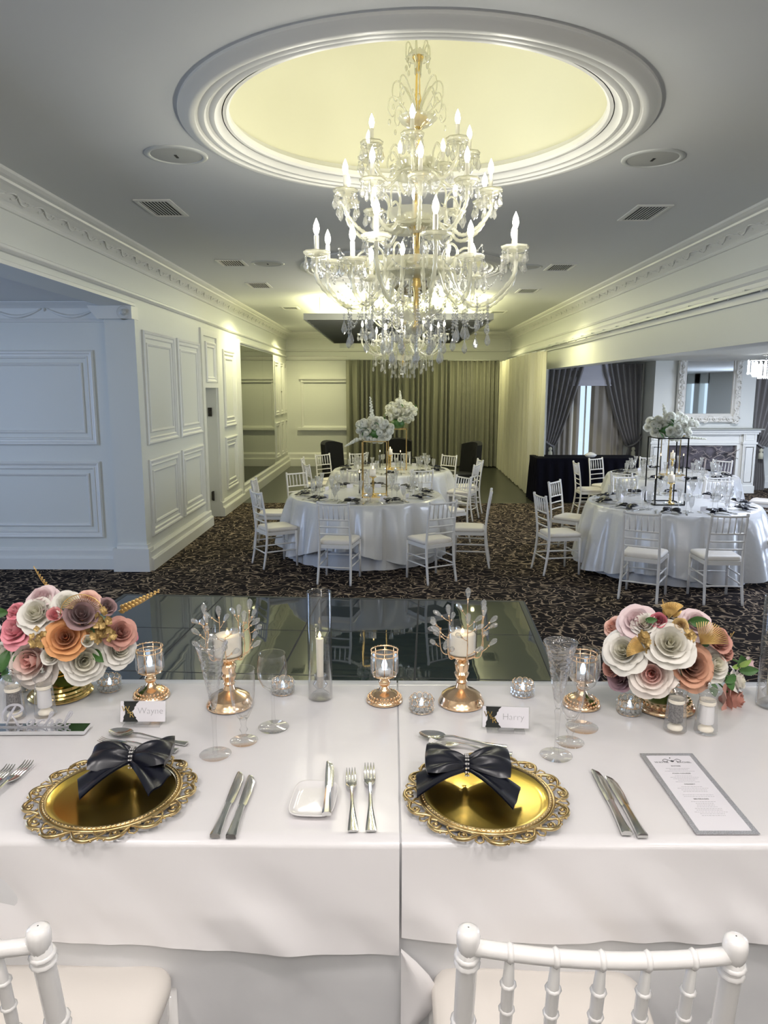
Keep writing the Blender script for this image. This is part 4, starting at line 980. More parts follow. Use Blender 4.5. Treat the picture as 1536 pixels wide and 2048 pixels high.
def gold_stand_right(t):
    m = MB(); m.lathe([(.001, 0), (.080, 0), (.080, .006), (.072, .012)], 48); m.lathe([(.072, .012), (.060, .026), (.045, .036), (.030, .042), (.022, .052), (.022, .075), (.03, .09), (.05, .11), (.06, .125), (.001, .13)], 48, mod=lambda a, r, z: 1 + (.05 * cos(24 * a)))
    for k in range(26):
        a = 2 * pi * k / 26; m.ball((.066 * cos(a), .066 * sin(a), .020), .0065, 6, 5)
    m.build('stand', 'rose_gold', t)
def foam(t, c0, rx, rz):
    m = MB(); m.ball(c0 + Vector((0, .02, -.01)), 1, 20, 12, (rx, .10, rz)); m.build('foliage_base', 'leaf_green', t)
LL = tuple(atz(122, 1386, TZ)); LL = (LL[0], LL[1], TZ)
bl = [(29, 1257, 34, 0, 'rose_pink'), (71, 1224, 36, 1, 'rose_white'), (83, 1192, 27, 1, 'rose_palepink'), (110, 1229, 22, 3, 'rose_bud_pink'), (133, 1204, 27, 0, 'rose_white'), (163, 1228, 37, 2, 'rose_mauve'),
      (214, 1212, 22, 2, 'rose_mauve'), (177, 1200, 24, 0, 'rose_peach'), (131, 1274, 38, 0, 'rose_tan'), (243, 1263, 30, 1, 'rose_dusty'), (262, 1272, 18, 2, 'rose_pink'), (240, 1300, 32, 1, 'rose_white'), (169, 1322, 42, 0, 'rose_white'),
      (60, 1322, 52, 0, 'rose_blush'), (175, 1282, 18, 3, 'rose_white'), (2, 1306, 26, 1, 'rose_white'), (16, 1345, 24, 1, 'rose_white'), (30, 1222, 22, 2, 'rose_pink'), (-30, 1280, 34, 0, 'rose_palepink'), (100, 1312, 20, 2, 'rose_white')]
t, c0 = bouquet(LL, 'low bouquet with pink and orange roses at the left of the head table', (150, 105), (118, 1275), bl, 1.42, gold_stand_left); foam(t, c0, .15, .09)
LEFTB = (t, c0)
def florets(t, loc, spots, mat, s=.0088, n=16, spread=18, seed=2):
    rnd = random.Random(seed)
    for (px, py, dep) in spots:
        for k in range(n):
            a = rnd.uniform(0, 6.3); r = spread * sqrt(rnd.random()); p = aty(px + r * cos(a), py + r * sin(a), loc[1] - dep - rnd.uniform(0, .02)) - Vector(loc)
            bloom(t, 'gold_floret', FLORET, p, (rnd.uniform(-.6, .6), -1, rnd.uniform(-.3, .9)), s * rnd.uniform(.8, 1.2), mat, rnd.uniform(0, 3))
florets(t, LL, [(77, 1275, .14), (205, 1236, .11), (210, 1272, .11), (192, 1258, .12)], 'gold_floret')
def spray(t, loc, px0, px1, dep, leafs, s0, mat='gold_leaf', name='gold_spray'):
    m = MB(); a = aty(*px0, loc[1] - dep) - Vector(loc); b = aty(*px1, loc[1] - dep - .02) - Vector(loc); P = [a.lerp(b, i / 12) + Vector((0, 0, -.01 * sin(pi * i / 12))) for i in range(13)]; m.tube(P, .0012, 5)
    for k in range(leafs):
        u = .12 + .88 * k / (leafs - 1); c = a.lerp(b, u); s = s0 * (1 - .62 * u)
        for sg in (-1, 1):
            d = Vector((.2, -.6, sg * .5 + .3)) if sg > 0 else Vector((-.1, -.7, -.4)); m.ball(c + Vector((sg * .15 * s, -s * .3, sg * s * .75)), s, 8, 5, (1, .3, .8))
    m.build(name, mat, t)
spray(t, LL, (236, 1222), (317, 1182), .02, 11, .0095); spray(t, LL, (100, 1178), (68, 1134), .0, 8, .0045)
m = MB()                                       # gold wire palm arcs
for k in range(22):
    a = pi * (.08 + .8 * k / 21); c = aty(168, 1226, LL[1] - .15) - Vector(LL); m.tube([c + Vector((.030 * cos(a), 0, .030 * sin(a))), c + Vector((.056 * cos(a), -.01, .052 * sin(a)))], .0009, 4)
m.tube([c + Vector((.056 * cos(pi * i / 14), -.01, .052 * sin(pi * i / 14))) for i in range(15)], .0013, 5); m.build('gold_palm', 'gold_leaf', t)
def leaves(t, loc, L_, mat='leaf_green', dep=.10):
    m = MB()
    for (px, py, dx, dz, ln) in L_: leafm(m, aty(px, py, loc[1] - dep) - Vector(loc), (dx, -.5, dz), ln, ln * .28, (0, -1, .2))
    m.build('leaves', mat, t)
leaves(t, LL, [(18, 1300, -.2, -1, .06), (10, 1335, .6, -.6, .05), (40, 1290, .2, -1, .06), (98, 1290, .3, -1, .05), (16, 1225, -1, .2, .05), (190, 1300, .6, -.4, .05), (150, 1295, 0, -1, .05)])
RR = tuple(atz(1328, 1412, TZ)); RR = (RR[0], RR[1], TZ)
br = [(1228, 1252, 26, 2, 'rose_peach'), (1275, 1242, 36, 1, 'rose_palepink'), (1290, 1246, 24, 0, 'rose_white'), (1317, 1240, 18, 2, 'rose_magenta'), (1361, 1250, 17, 2, 'rose_gold_bloom'), (1395, 1243, 29, 1, 'rose_palepink'), (1247, 1300, 40, 1, 'rose_white'),
      (1341, 1286, 43, 0, 'rose_white'), (1440, 1280, 30, 2, 'rose_dusty'), (1303, 1348, 43, 0, 'rose_blush'), (1385, 1333, 42, 0, 'rose_brown'), (1432, 1328, 32, 1, 'rose_white'), (1240, 1356, 32, 2, 'rose_plum'), (1222, 1335, 22, 2, 'rose_dusty'),
      (1496, 1332, 30, 3, 'rose_palepink'), (1480, 1362, 26, 1, 'rose_white'), (1471, 1400, 40, 1, 'rose_dusty'), (1402, 1358, 26, 2, 'rose_tan'), (1452, 1302, 22, 2, 'rose_dusty')]
t, c0 = bouquet(RR, 'low bouquet with blush and brown roses at the right of the head table', (135, 100), (1345, 1305), br, 1.38, gold_stand_right); foam(t, c0, .135, .09)
for (px, py) in ((1471, 1400), (1496, 1332), (1480, 1362)):          # stems of the blooms that reach out to the right
    e_ = aty(px, py, RR[1] + .02) - Vector(RR); m = MB(); m.tube(spline([c0 + Vector((.05, 0, -.02)), c0.lerp(e_, .6) + Vector((0, 0, .015)), e_], 5), .0022, 6); m.build('stem', 'leaf_green', t)
florets(t, RR, [(1292, 1276, .13), (1378, 1272, .13), (1300, 1290, .12)], 'gold_floret', n=11, spread=13, seed=5)
for (px, py, a0, a1, R) in ((1402, 1288, .1, 1.9, .062), (1290, 1300, 2.2, 3.4, .05), (1338, 1236, .9, 2.2, .045)):
    m = MB(); c = aty(px, py, RR[1] - .14) - Vector(RR)
    for k in range(20):
        a = a0 + (a1 - a0) * k / 19; m.tube([c, c + Vector((R * cos(a), -.012, R * sin(a)))], .0012, 4)
    m.build('gold_palm', 'gold_leaf', t)
m = MB()
for (px, py, dx, dz, ln) in ((1330, 1232, -.4, 1, .035), (1340, 1228, .2, 1, .04), (1345, 1234, .8, .8, .035), (1326, 1240, -1, .3, .03), (1410, 1285, .2, .9, .05), (1395, 1280, -.2, .9, .045)): leafm(m, aty(px, py, RR[1] - .09) - Vector(RR), (dx, -.2, dz), ln * .8, ln * .15, (0, -1, .2))
m.build('gold_leaves', 'gold_leaf', t)
spray(t, RR, (1334, 1230), (1325, 1200), .10, 6, .004); spray(t, RR, (1446, 1278), (1468, 1264), .05, 4, .003)
leaves(t, RR, [(1480, 1335, -.3, 1, .05), (1478, 1340, 1, .2, .045), (1470, 1350, -1, -.4, .04), (1376, 1243, 1, .2, .05), (1452, 1350, .3, -1, .04), (1290, 1240, 1, .2, .03), (1345, 1320, .2, -.8, .05), (1420, 1362, .2, -1, .04)], dep=.11)
m = MB(); leafm(m, aty(1476, 1332, RR[1] - .12) - Vector(RR), (.4, -.4, .5), .04, .008, (0, -1, .2)); leafm(m, aty(1476, 1332, RR[1] - .12) - Vector(RR), (-.6, -.4, .1), .03, .007, (0, -1, .2)); m.build('lime_leaves', 'leaf_lime', t)

# tall centrepieces on the round tables
def tall_flowers(k, x, y, metal, pts, top, label, w=.155, spikes=()):
    t = thing('tall_flower_stand', label, 'flower arrangement', (x, y, .77)); z1 = top
    m = MB()
    for sx in (-1, 1):
        for sy in (-1, 1): m.bb(sx * w - .006, sx * w + .006, sy * w - .006, sy * w + .006, 0, z1)
    for z in (z1 - .012, 0):
        for s in (-1, 1): m.bb(-w - .006, w + .006, s * w - .006, s * w + .006, z, z + .012); m.bb(s * w - .006, s * w + .006, -w, w, z, z + .012)
    m.build('stand', metal, t, False)
    rnd = random.Random(k + 40)
    for (dx, dz, s) in pts:
        dy = rnd.uniform(-.16, .10); bloom(t, 'white_bloom', rnd.choice(BALLS + [ROSES[1]]), (dx, dy, z1 + dz), (dx, -abs(dy) - .25, dz - .1), s * .60, 'white_petal', rnd.uniform(0, 6))
    m = MB()
    for j in range(16):
        a = rnd.uniform(0, 6.3); q = rnd.choice(pts); leafm(m, (q[0], rnd.uniform(-.15, .1), z1 + q[1]), (cos(a), rnd.uniform(-.8, .2), sin(a) * .8), .08, .016)
    m.build('leaves', 'leaf_green', t)
    for (x0, z0, x1, z1_) in spikes:
        m = MB()
        for j in range(26):
            u = j / 25; r = .022 * (1 - .75 * u); a = j * 2.4; m.ball((x0 + (x1 - x0) * u + r * cos(a), -.05 + r * sin(a), z1 + z0 + (z1_ - z0) * u), r * .8 + .004, 6, 5)
        m.build('flower_spike', 'white_petal', t)
    m = MB(); m.ball((0, 0, z1 + .08), 1, 10, 8, (.12, .12, .08)); m.build('foliage_base', 'leaf_green', t)
    return t
rnd = random.Random(77)
def cluster(cx, cz, rx, rz, n, s0, s1):
    out = []
    for k in range(n):
        a = k * 2.4; r = sqrt((k + .5) / n); out.append((cx + rx * r * cos(a), cz + rz * r * sin(a), rnd.uniform(s0, s1)))
    return out
tall_flowers(1, -.21, 9.12, 'gold', cluster(.0, .13, .22, .14, 46, .055, .085), .70, 'tall gold stand of white roses on the near round table in the middle', .15, [(-.02, .2, -.05, .53), (-.2, .02, -.36, -.07)])
tall_flowers(2, .10, 12.25, 'gold', cluster(.06, .27, .25, .20, 44, .055, .085), .68, 'tall gold stand of loose white roses on the far round table in the middle', .15, [(.05, .4, .04, .62)])
tall_flowers(3, 3.22, 8.55, 'black_metal', cluster(.02, .12, .25, .13, 46, .055, .085), .78, 'tall black stand of white roses and greenery on the near round table at the right', .17, [(-.05, .2, -.10, .38), (.2, .0, .42, -.02)])
tall_flowers(4, 4.40, 11.4, 'gold', cluster(0, .13, .22, .11, 34, .05, .08), .62, 'tall gold stand of white flowers on the far round table at the right', .15)

# ================================================================== HEAD TABLE
FY, BYT = 1.272, 2.045                      # front and back edge of the head table
t = thing('head_table', 'long head table on the stage, hidden under white satin cloths', 'table', (0, 1.66, .5))
m = MB(); m.bb(-2.9, 2.9, FY - 1.66 + .012, BYT - 1.66 - .012, .715, .742); m.build('tabletop', 'table_wood', t, False)
for x in (-2.8, -.9, .95, 2.8):
    for y in (-.32, .32):
        m = MB(); m.tube([(x, y, 0), (x, y, .715)], .016, 8); m.build('leg', 'black_metal', t)
def nz(x, y, z=0): return noise.noise(Vector((x, y, z)))
def front_cloth(x0, x1, drop_fn, off, ztop, amp, seed, back=.30, n=260):
    """top plus front and back drops of one cloth, as a single sheet"""
    m = MB()
    def fn(u, v):
        x = x0 + (x1 - x0) * u
        L1, L2, L3 = back, BYT - FY, 1.0; s = v * 3
        if s < 1: d = (1 - s) * back; return (x, BYT + off + .01 * sin(x * 11), ztop - d)
        if s < 2:
            y = BYT + off - (s - 1) * (BYT - FY + 2 * off); w = .0012 * nz(x * 5, y * 9, seed) * (1 if off > .003 else 0)
            e = min(1, (y - FY) / .03, (BYT - y) / .03); return (x, y, ztop + w * max(0, e))
        q = s - 2; D = drop_fn(x); d = q * D
        f = amp * (.75 + nz(x * 2.2 + d * 2.5, d * 1.6, seed) * 1.3 + .7 * nz(x * 6.5 - d * 6, d * 4, seed + 3) + .3 * nz(x * 17 - d * 14, d * 5, seed + 5)) * min(1, d * 7) + .006 * d
        r = .012; yy = FY - off - f * 1.0; zz = ztop - d
        return (x, min(yy, FY - off), zz)
    m.grid(n, 61, fn); return m
o = front_cloth(-2.95, 2.95, lambda x: .735, .000, 1.2435, .012, 1, .7).build('floor_length_tablecloth', 'linen'); tag(o, 'plain white floor-length cloth hanging beneath the satin on the head table', 'tablecloth')
def dropL(x): return .205 + .022 * min(1, max(0, (x + .5) / .4)) + .003 * sin(x * 9)
def dropR(x): return .190 + .006 * sin(x * 6) - .0 * x
o = front_cloth(-2.95, .0165, dropL, .008, 1.247, .017, 11).build('satin_overlay', 'satin_table'); tag(o, 'white satin overlay on the left half of the head table', 'tablecloth', 'satin overlays on the head table')
o = front_cloth(.021, 2.95, dropR, .0075, 1.2468, .020, 23).build('satin_overlay', 'satin_table'); tag(o, 'white satin overlay on the right half of the head table', 'tablecloth', 'satin overlays on the head table')
# knotted corner of the underlay peeping out by the seam
m = MB(); m.grid(8, 8, lambda u, v: (.02 + .075 * u * (1 - abs(2 * v - 1) ** 1.5), FY - .034 - .010 * sin(pi * u), 1.045 - .20 * v)); o = m.build('cloth_corner', 'satin_table'); tag(o, 'folded white cloth corner peeping out where the two satin overlays meet', 'tablecloth')

# ------------------------------------------------------------------ chargers with napkin bows
def charger(cx, cy, label):
    t = thing('charger_plate', label, 'plate', (cx, cy, TZ), 0, 'gold charger plates')
    m = MB(); m.lathe([(.001, .001), (.110, .001), (.128, .006), (.130, .0135), (.122, .009), (.112, .006), (.001, .006)], 72); m.build('well', 'plate_gold', t, True, 40)
    m = MB(); m.lathe([(.128, .012), (.131, .0175), (.135, .0165), (.137, .012), (.134, .008), (.128, .008)], 72)
    for k in range(96):
        a = 2 * pi * k / 96; p = Vector((.1335 * cos(a), .1335 * sin(a), .0165)); d = Vector((-sin(a) + .8 * cos(a), cos(a) + .8 * sin(a), 0)).normalized() * .0032
        m.tube([p - d, p, p + d], [.0012, .0022, .0012], 5)
    m.lathe([(.136, .012), (.1395, .0155), (.143, .013), (.1425, .009), (.137, .008)], 72); m.build('rope_rim', 'antique_gold', t)
    m = MB(); n = 16
    for k in range(n):
        a0 = 2 * pi * k / n; flip = 1 if k % 2 == 0 else -1
        def P(r, a, z=.012): return (r * cos(a0 + a * flip), r * sin(a0 + a * flip), z)
        w = 2 * pi / n
        spir = [P(.1585 + (.0105 * (1 - i / 15)) * cos(2.2 - i * .62), (.0105 * (1 - i / 15)) * sin(2.2 - i * .62) / .158, .012 + .004 * i / 15) for i in range(15)]
        m.tube(spir, lambda u: .0030 * (1 - .35 * u), 7); m.ball(P(.1585, 0, .0155), .0034, 8, 6)
        m.tube(spline([P(.1425, -.5 * w, .011), P(.150, -.38 * w, .013), P(.1665, -.15 * w, .0135), P(.1705, .15 * w, .0125), P(.163, .42 * w, .0125), P(.156, .56 * w, .012)], 5), lambda u: .0016 + .0026 * sin(pi * u), 7)
        m.tube(spline([P(.142, .30 * w, .011), P(.150, .36 * w, .013), P(.158, .50 * w, .013), P(.168, .5 * w, .011)], 4), lambda u: .0030 * (1 - .5 * u), 6)
        m.tube(spline([P(.1425, -.15 * w, .011), P(.148, -.28 * w, .0125), P(.1555, -.40 * w, .012), P(.165, -.38 * w, .0125), P(.170, -.5 * w, .011)], 4), lambda u: .0026 * (1 - .4 * u), 6)
        m.ball(P(.1705, .32 * w, .012), .0028, 6, 5)
    m.build('scroll_rim', 'antique_gold', t)
    return t
charger(.199, 1.413, 'gold scroll-rimmed charger plate in front of the Harry place card')
charger(-.586, 1.413, 'gold scroll-rimmed charger plate in front of the Wayne place card')
def napkin(loc, rz, label, group=None, seed=0, tailL=(-.085, -.072), tailR=(.090, -.085), wl=.088, wr=.088):
    t = thing('napkin_bow', label, 'napkin', loc, rz, group); rnd = random.Random(seed); p1, p2 = rnd.uniform(0, 6), rnd.uniform(0, 6)
    for sx, w in ((-1, wl), (1, wr)):
        m = MB()
        def fn(u, v, up):
            # u: from knot to end, v: across the wing
            b = 2 * v - 1; half = .017 + .037 * min(1, u * 1.35) ** .75 + .010 * u
            x = sx * (.003 + w * u * (1 - .07 * (b * b))); y = b * half + .010 * u
            th = (.005 + .015 * sin(pi * min(1, u * .98 + .02)) ** .7) * (1 - b * b) ** .5 + .002
            crease = .0065 * sin(b * 6.5 + p1 + sx + u * 3.0) * (1 - .45 * u) + .004 * sin(b * 12 + p2) * (1 - u * .8)
            z = .028 + (th + crease if up else -th * .75) + .008 * u
            return (x, y, z)
        m.grid(18, 22, lambda u, v: fn(u, v, True)); m.grid(18, 22, lambda u, v: fn(u, v, False), flip=True); m.grid(2, 22, lambda u, v: tuple(Vector(fn(1, v, True)).lerp(Vector(fn(1, v, False)), u)))
        m.build('bow_loop', 'navy_satin', t)
        tx, ty = tailL if sx < 0 else tailR; m = MB()
        def tf(u, v):
            b = 2 * v - 1; c = Vector((0, -.006, .026)).lerp(Vector((tx, ty, .012)), u); d = Vector((tx, ty, 0)).normalized(); n = Vector((-d.y, d.x, 0))
            w_ = .008 + .030 * u ** .8; q = c + n * w_ * b + d * (.020 * u * b * sx * -1) ; q.z += .010 * sin(pi * u) + .005 * sin(b * 4.5 + p2) * (1 - u * .4) + .003
            return q
        m.grid(14, 16, lambda u, v: tuple(tf(u, v))); m.grid(14, 16, lambda u, v: tuple(tf(u, v) - Vector((0, 0, .004))), flip=True); m.build('bow_tail', 'navy_satin', t)
    m = MB(); m.ball((0, 0, .028), 1, 12, 8, (.010, .018, .018)); m.build('knot', 'navy_satin', t)
    m = MB()
    for k in range(11):
        a = -.35 + pi * 1.15 * k / 10; y, z = -.026 * cos(a) * 1.0 + .002, .026 + .024 * sin(a)
        for s in (-1, 1): m.ball((s * .0026, y, z), .0028, 6, 4)
    m.build('rhinestone_band', 'crystal_stones', t, False)
    return t
pbr('crystal_stones', (.86, .84, .84), .12, .75)
NAP = napkin((.165, 1.475, TZ + .014), radians(-3), 'dark navy satin napkin bow on the charger by the Harry place card', 'dark satin napkin bows', 1, (-.108, -.062), (.098, -.098), .088, .092)
napkin((-.572, 1.497, TZ + .016), radians(6), 'dark navy satin napkin bow on the charger by the Wayne place card', 'dark satin napkin bows', 5, (-.088, -.095), (.078, -.092), .085, .082)

# ------------------------------------------------------------------ cutlery
def strip(m, pts, th):
    """flat metal bar: pts = [(y, half width, z, x offset)]"""
    top = [(m.v((x - w, y, z + th)), m.v((x - w * .5, y, z + th * 1.5)), m.v((x + w * .5, y, z + th * 1.5)), m.v((x + w, y, z + th))) for y, w, z, x in pts]
    bot = [(m.v((x - w, y, z)), m.v((x + w, y, z))) for y, w, z, x in pts]
    for i in range(len(pts) - 1):
        a, b = top[i], top[i + 1]
        for k in range(3): m.f(a[k], a[k + 1], b[k + 1], b[k])
        c, d = bot[i], bot[i + 1]; m.f(c[1], c[0], d[0], d[1]); m.f(c[0], a[0], b[0], d[0]); m.f(a[3], c[1], d[1], b[3])
    for i, fl in ((0, 1), (-1, 0)):
        q = (*top[i], bot[i][1], bot[i][0]); m.f(*(q if fl else q[::-1]))
def fork_mesh(L=.235, s=1.0):
    h = MB(); strip(h, [(0, .0105 * s, .001, 0), (.004, .011 * s, .001, 0), (.03, .009 * s, .001, 0), (.08, .0045 * s, .004, 0), (.12 * L / .235, .0032 * s, .008, 0), (.15 * L / .235, .0035 * s, .009, 0)], .0028)
    hd = MB(); y0 = L * .62; strip(hd, [(y0, .0035 * s, .009, 0), (y0 + .010, .0085 * s, .007, 0), (y0 + .022, .0118 * s, .005, 0), (y0 + .034, .0125 * s, .0045, 0)], .002)
    for k in range(4):
        x = (-.0105 + .007 * k) * s; strip(hd, [(y0 + .033, .0024 * s, .0045, x), (y0 + .055, .0019 * s, .004, x * .97), (L - .012, .0016 * s, .0055, x * .93), (L, .0007 * s, .009, x * .92)], .0018)
    return h, hd
def knife_mesh(L=.235, s=1.0):
    h = MB(); strip(h, [(0, .0095 * s, .001, 0), (.004, .010 * s, .001, 0), (.02, .0085 * s, .001, 0), (.06, .0068 * s, .001, 0), (.10 * L / .235, .0062 * s, .001, 0), (.108 * L / .235, .0072 * s, .001, 0)], .006)
    b = MB(); y0 = .108 * L / .235; strip(b, [(y0, .0055 * s, .003, 0), (y0 + .008, .0085 * s, .003, .001), (y0 + .05, .0100 * s, .003, .0015), (L - .03, .0098 * s, .003, .001), (L - .012, .0075 * s, .003, -.001), (L - .003, .0042 * s, .003, -.004), (L, .0015 * s, .003, -.0055)], .0012)
    return h, b
def put(name, label, meshes, parts, p0, p1, z=TZ + .001, mat='silver', group='silver cutlery on the head table', tilt=0):
    """lay a piece of cutlery so its handle end is p0 and its tip p1 (points on the table)"""
    d = Vector(p1) - Vector(p0); t = thing(name, label, name.replace('_', ' '), (p0[0], p0[1], z), atan2(d.y, d.x) - pi / 2, group)
    for mb, nm in zip(meshes, parts): mb.build(nm, mat, t, True, 30)
    if tilt: t.rotation_euler = (tilt, 0, t.rotation_euler[2])
    return t
KN, FK = ('handle', 'blade'), ('handle', 'head')
P2 = lambda x, y: tuple(atz(x, y, TZ))[:2]
put('dinner_knife', 'longer silver knife, nearer the left charger, in the pair between the chargers', knife_mesh(.24), KN, (-.337, 1.272), (-.335, 1.510))
put('dinner_knife', 'slightly shorter silver knife, right one of the pair beside the left charger', knife_mesh(.228), KN, (-.306, 1.270), (-.308, 1.497))
put('dinner_knife', 'longer silver knife just right of the right charger', knife_mesh(.243), KN, (.455, 1.288), (.459, 1.531))
put('dinner_knife', 'shorter silver knife, right one of the pair beside the right charger, near the menu', knife_mesh(.222), KN, (.483, 1.280), (.482, 1.502))
put('dinner_fork', 'shorter silver fork, left one of the pair between the bread plate and the right charger', fork_mesh(.226, .95), FK, (-.073, 1.294), (-.090, 1.520))
put('dinner_fork', 'longer silver fork next to the left edge of the right charger', fork_mesh(.247), FK, (-.038, 1.295), (-.049, 1.542))
put('dinner_fork', 'longer silver fork, right one of the two cut by the left edge of the photo', fork_mesh(.247), FK, (-.842, 1.300), (-.828, 1.545))
put('dinner_fork', 'shorter silver fork, leftmost, nearly outside the left edge of the photo', fork_mesh(.228), FK, (-.876, 1.300), (-.861, 1.524))
put('dessert_fork', 'small silver fork lying behind the left navy bow, pointing left', fork_mesh(.205, .95), FK, (-.508, 1.610), (-.711, 1.652))
def spoon_mesh(L=.215):
    h = MB(); strip(h, [(0, .0085, .001, 0), (.004, .009, .001, 0), (.03, .007, .001, 0), (.08, .0035, .004, 0), (L - .085, .0026, .010, 0), (L - .062, .003, .008, 0)], .0025)
    b = MB(); yc, a, w = L - .032, .033, .020
    for fl, dz in ((False, 0), (True, -.0015)): b.grid(18, 6, lambda u, v: (w * v * cos(2 * pi * u) * (1 - .12 * sin(2 * pi * u)), yc + a * v * sin(2 * pi * u), .0105 - .0085 * (1 - v * v) + dz), True, fl)
    return h, b
put('dessert_spoon', 'silver spoon lying behind the left navy bow, bowl to the left', spoon_mesh(), ('handle', 'bowl'), (-.494, 1.645), (-.704, 1.700))
put('dessert_spoon', 'silver spoon lying behind the right navy bow, bowl to the left', spoon_mesh(), ('handle', 'bowl'), (.278, 1.636), (.077, 1.692))
put('dessert_fork', 'small silver fork almost hidden behind the right navy bow', fork_mesh(.200, .95), FK, (.285, 1.600), (.095, 1.655))
# bread plate with its knife
t = thing('bread_plate', 'small square white china bread plate between the two chargers', 'plate', (-.160, 1.400, TZ), radians(-3))
m = MB(); 
def sq(r, a): c, s = cos(a), sin(a); return r / (abs(c) ** 4.5 + abs(s) ** 4.5) ** (1 / 4.5)
rows = []
for r, z in ((.001, .004), (.036, .004), (.044, .005), (.052, .010), (.0545, .012), (.055, .0105), (.050, .005), (.042, .001), (.001, .001)): rows.append([m.v((sq(r, 2 * pi * k / 64) * cos(2 * pi * k / 64) * .86, sq(r, 2 * pi * k / 64) * sin(2 * pi * k / 64) * 1.22, z)) for k in range(64)])
for a, b in zip(rows, rows[1:]):
    for k in range(64): m.f(a[k], a[(k + 1) % 64], b[(k + 1) % 64], b[k])
m.build('dish', 'porcelain', t)
put('butter_knife', 'silver butter knife resting across the right side of the bread plate', knife_mesh(.212, .95), KN, (-.128, 1.333), (-.139, 1.548), TZ + .010)

# ------------------------------------------------------------------ glassware
def glass_thing(name, label, x, y, prof, mat='clear_glass', s=1.0, stem=True, group=None, z=TZ, split=None):
    t = thing(name, label, 'glass', (x, y, z), 0, group)
    for nm, pr in prof: m = MB(); m.lathe([(r * s, zz * s) for r, zz in pr], 40); m.build(nm, mat if nm == 'bowl' else 'clear_glass', t)
    return t
FLUTE = [('bowl', [(.002, .112), (.0065, .118), (.010, .135), (.0185, .185), (.0275, .235), (.0375, .272), (.0385, .2735), (.0375, .2725), (.0262, .235), (.0170, .185), (.0085, .137), (.001, .126)]),
         ('stem', [(.0070, .0045), (.0052, .012), (.0045, .04), (.0048, .08), (.0068, .1), (.0078, .108), (.0055, .113), (.001, .113)]), ('foot', [(.001, .0), (.036, .0), (.0372, .0012), (.034, .0022), (.016, .0036), (.0068, .006), (.001, .006)])]
WINE = [('bowl', [(.004, .098), (.014, .102), (.027, .114), (.036, .135), (.0385, .155), (.036, .178), (.0335, .195), (.0342, .1962), (.0328, .195), (.0352, .178), (.0376, .155), (.035, .136), (.026, .117), (.012, .106), (.001, .104)]),
        ('stem', [(.0078, .005), (.0055, .012), (.0042, .035), (.0042, .07), (.0052, .09), (.0095, .1), (.001, .1)]), ('foot', [(.001, 0), (.0385, 0), (.0392, .0012), (.036, .0022), (.016, .004), (.0078, .007), (.001, .007)])]
GOB = [('bowl', [(.005, .055), (.014, .062), (.024, .085), (.0295, .118), (.031, .150), (.0305, .183), (.0312, .1845), (.0298, .183), (.0300, .150), (.0285, .118), (.0228, .087), (.012, .068), (.001, .064)]),
       ('stem', [(.0085, .005), (.0062, .012), (.0058, .022), (.0105, .030), (.006, .038), (.0075, .05), (.010, .057), (.001, .058)]), ('foot', [(.001, 0), (.0335, 0), (.0342, .0012), (.031, .0022), (.016, .004), (.0085, .007), (.001, .007)])]
glass_thing('champagne_flute', 'tall trumpet-shaped champagne flute at the left place, in front of the candle with crystal branches', -.414, 1.600, FLUTE, 'cut_glass')
glass_thing('water_goblet', 'short-stemmed beer goblet at the left place, between the flute and the wine glass', -.360, 1.668, GOB)
glass_thing('wine_glass', 'round-bowled wine glass at the left place, beside the tall taper cylinder', -.299, 1.742, WINE)
glass_thing('champagne_flute', 'tall trumpet-shaped champagne flute at the right place, beside the Harry place card', .389, 1.604, FLUTE, 'cut_glass', 1.02)
glass_thing('water_goblet', 'short-stemmed beer goblet at the right place, directly behind the flute', .437, 1.668, GOB)
glass_thing('wine_glass', 'round-bowled wine glass at the right place, in front of the half-hidden gold votive holder', .487, 1.749, WINE, s=1.03)

# ------------------------------------------------------------------ candles and holders
def flame(m_parent, p, h=.016, r=.004):
    m = MB(); m.lathe([(.0005, 0), (r, h * .3), (r * .8, h * .55), (r * .3, h * .85), (.0002, h)], 10, p); m.build('flame', 'flame', m_parent)
    m = MB(); m.tube([(p[0], p[1], p[2] - .006), (p[0], p[1], p[2] + .002)], .0008, 5); m.build('wick', 'vent_dark', m_parent)
def cylinder_taper(x, y, label, H=.305):
    t = thing('candle_cylinder', label, 'candle holder', (x, y, TZ), 0, 'tall glass cylinders with taper candles'); R = .0335
    m = MB(); m.lathe([(R, .0), (R, H), (R - .0008, H + .0012), (R - .002, H), (R - .002, .003), (.001, .003)], 48); m.lathe([(.001, 0), (R, 0)], 48); m.build('glass_cylinder', 'clear_glass', t)
    m = MB(); m.lathe([(.001, .004), (.026, .004), (.028, .008), (.022, .014), (.010, .022), (.010, .027), (.019, .035), (.021, .040), (.014, .048), (.011, .054), (.017, .064), (.018, .067), (.0095, .063), (.009, .03), (.001, .03)], 32); m.build('glass_candlestick', 'clear_acrylic', t)
    m = MB(); m.lathe([(.001, .031), (.0085, .031), (.0092, .06), (.0105, .168), (.0095, .172), (.003, .1725), (.001, .1725)], 24); c = m.build('taper_candle', 'candle_wax', t, True, 50)
    flame(t, (0, 0, .1735), .019, .0048); return t
cylinder_taper(-.197, 1.925, 'tall clear glass cylinder with a lit ivory taper candle, left of centre')
cylinder_taper(1.030, 1.885, 'tall clear glass cylinder with a candle, cut off by the right edge of the photo')
def bead_ring(m, r, z, n, s): 
    for k in range(n): m.ball((r * cos(2 * pi * k / n), r * sin(2 * pi * k / n), z), s, 6, 5)
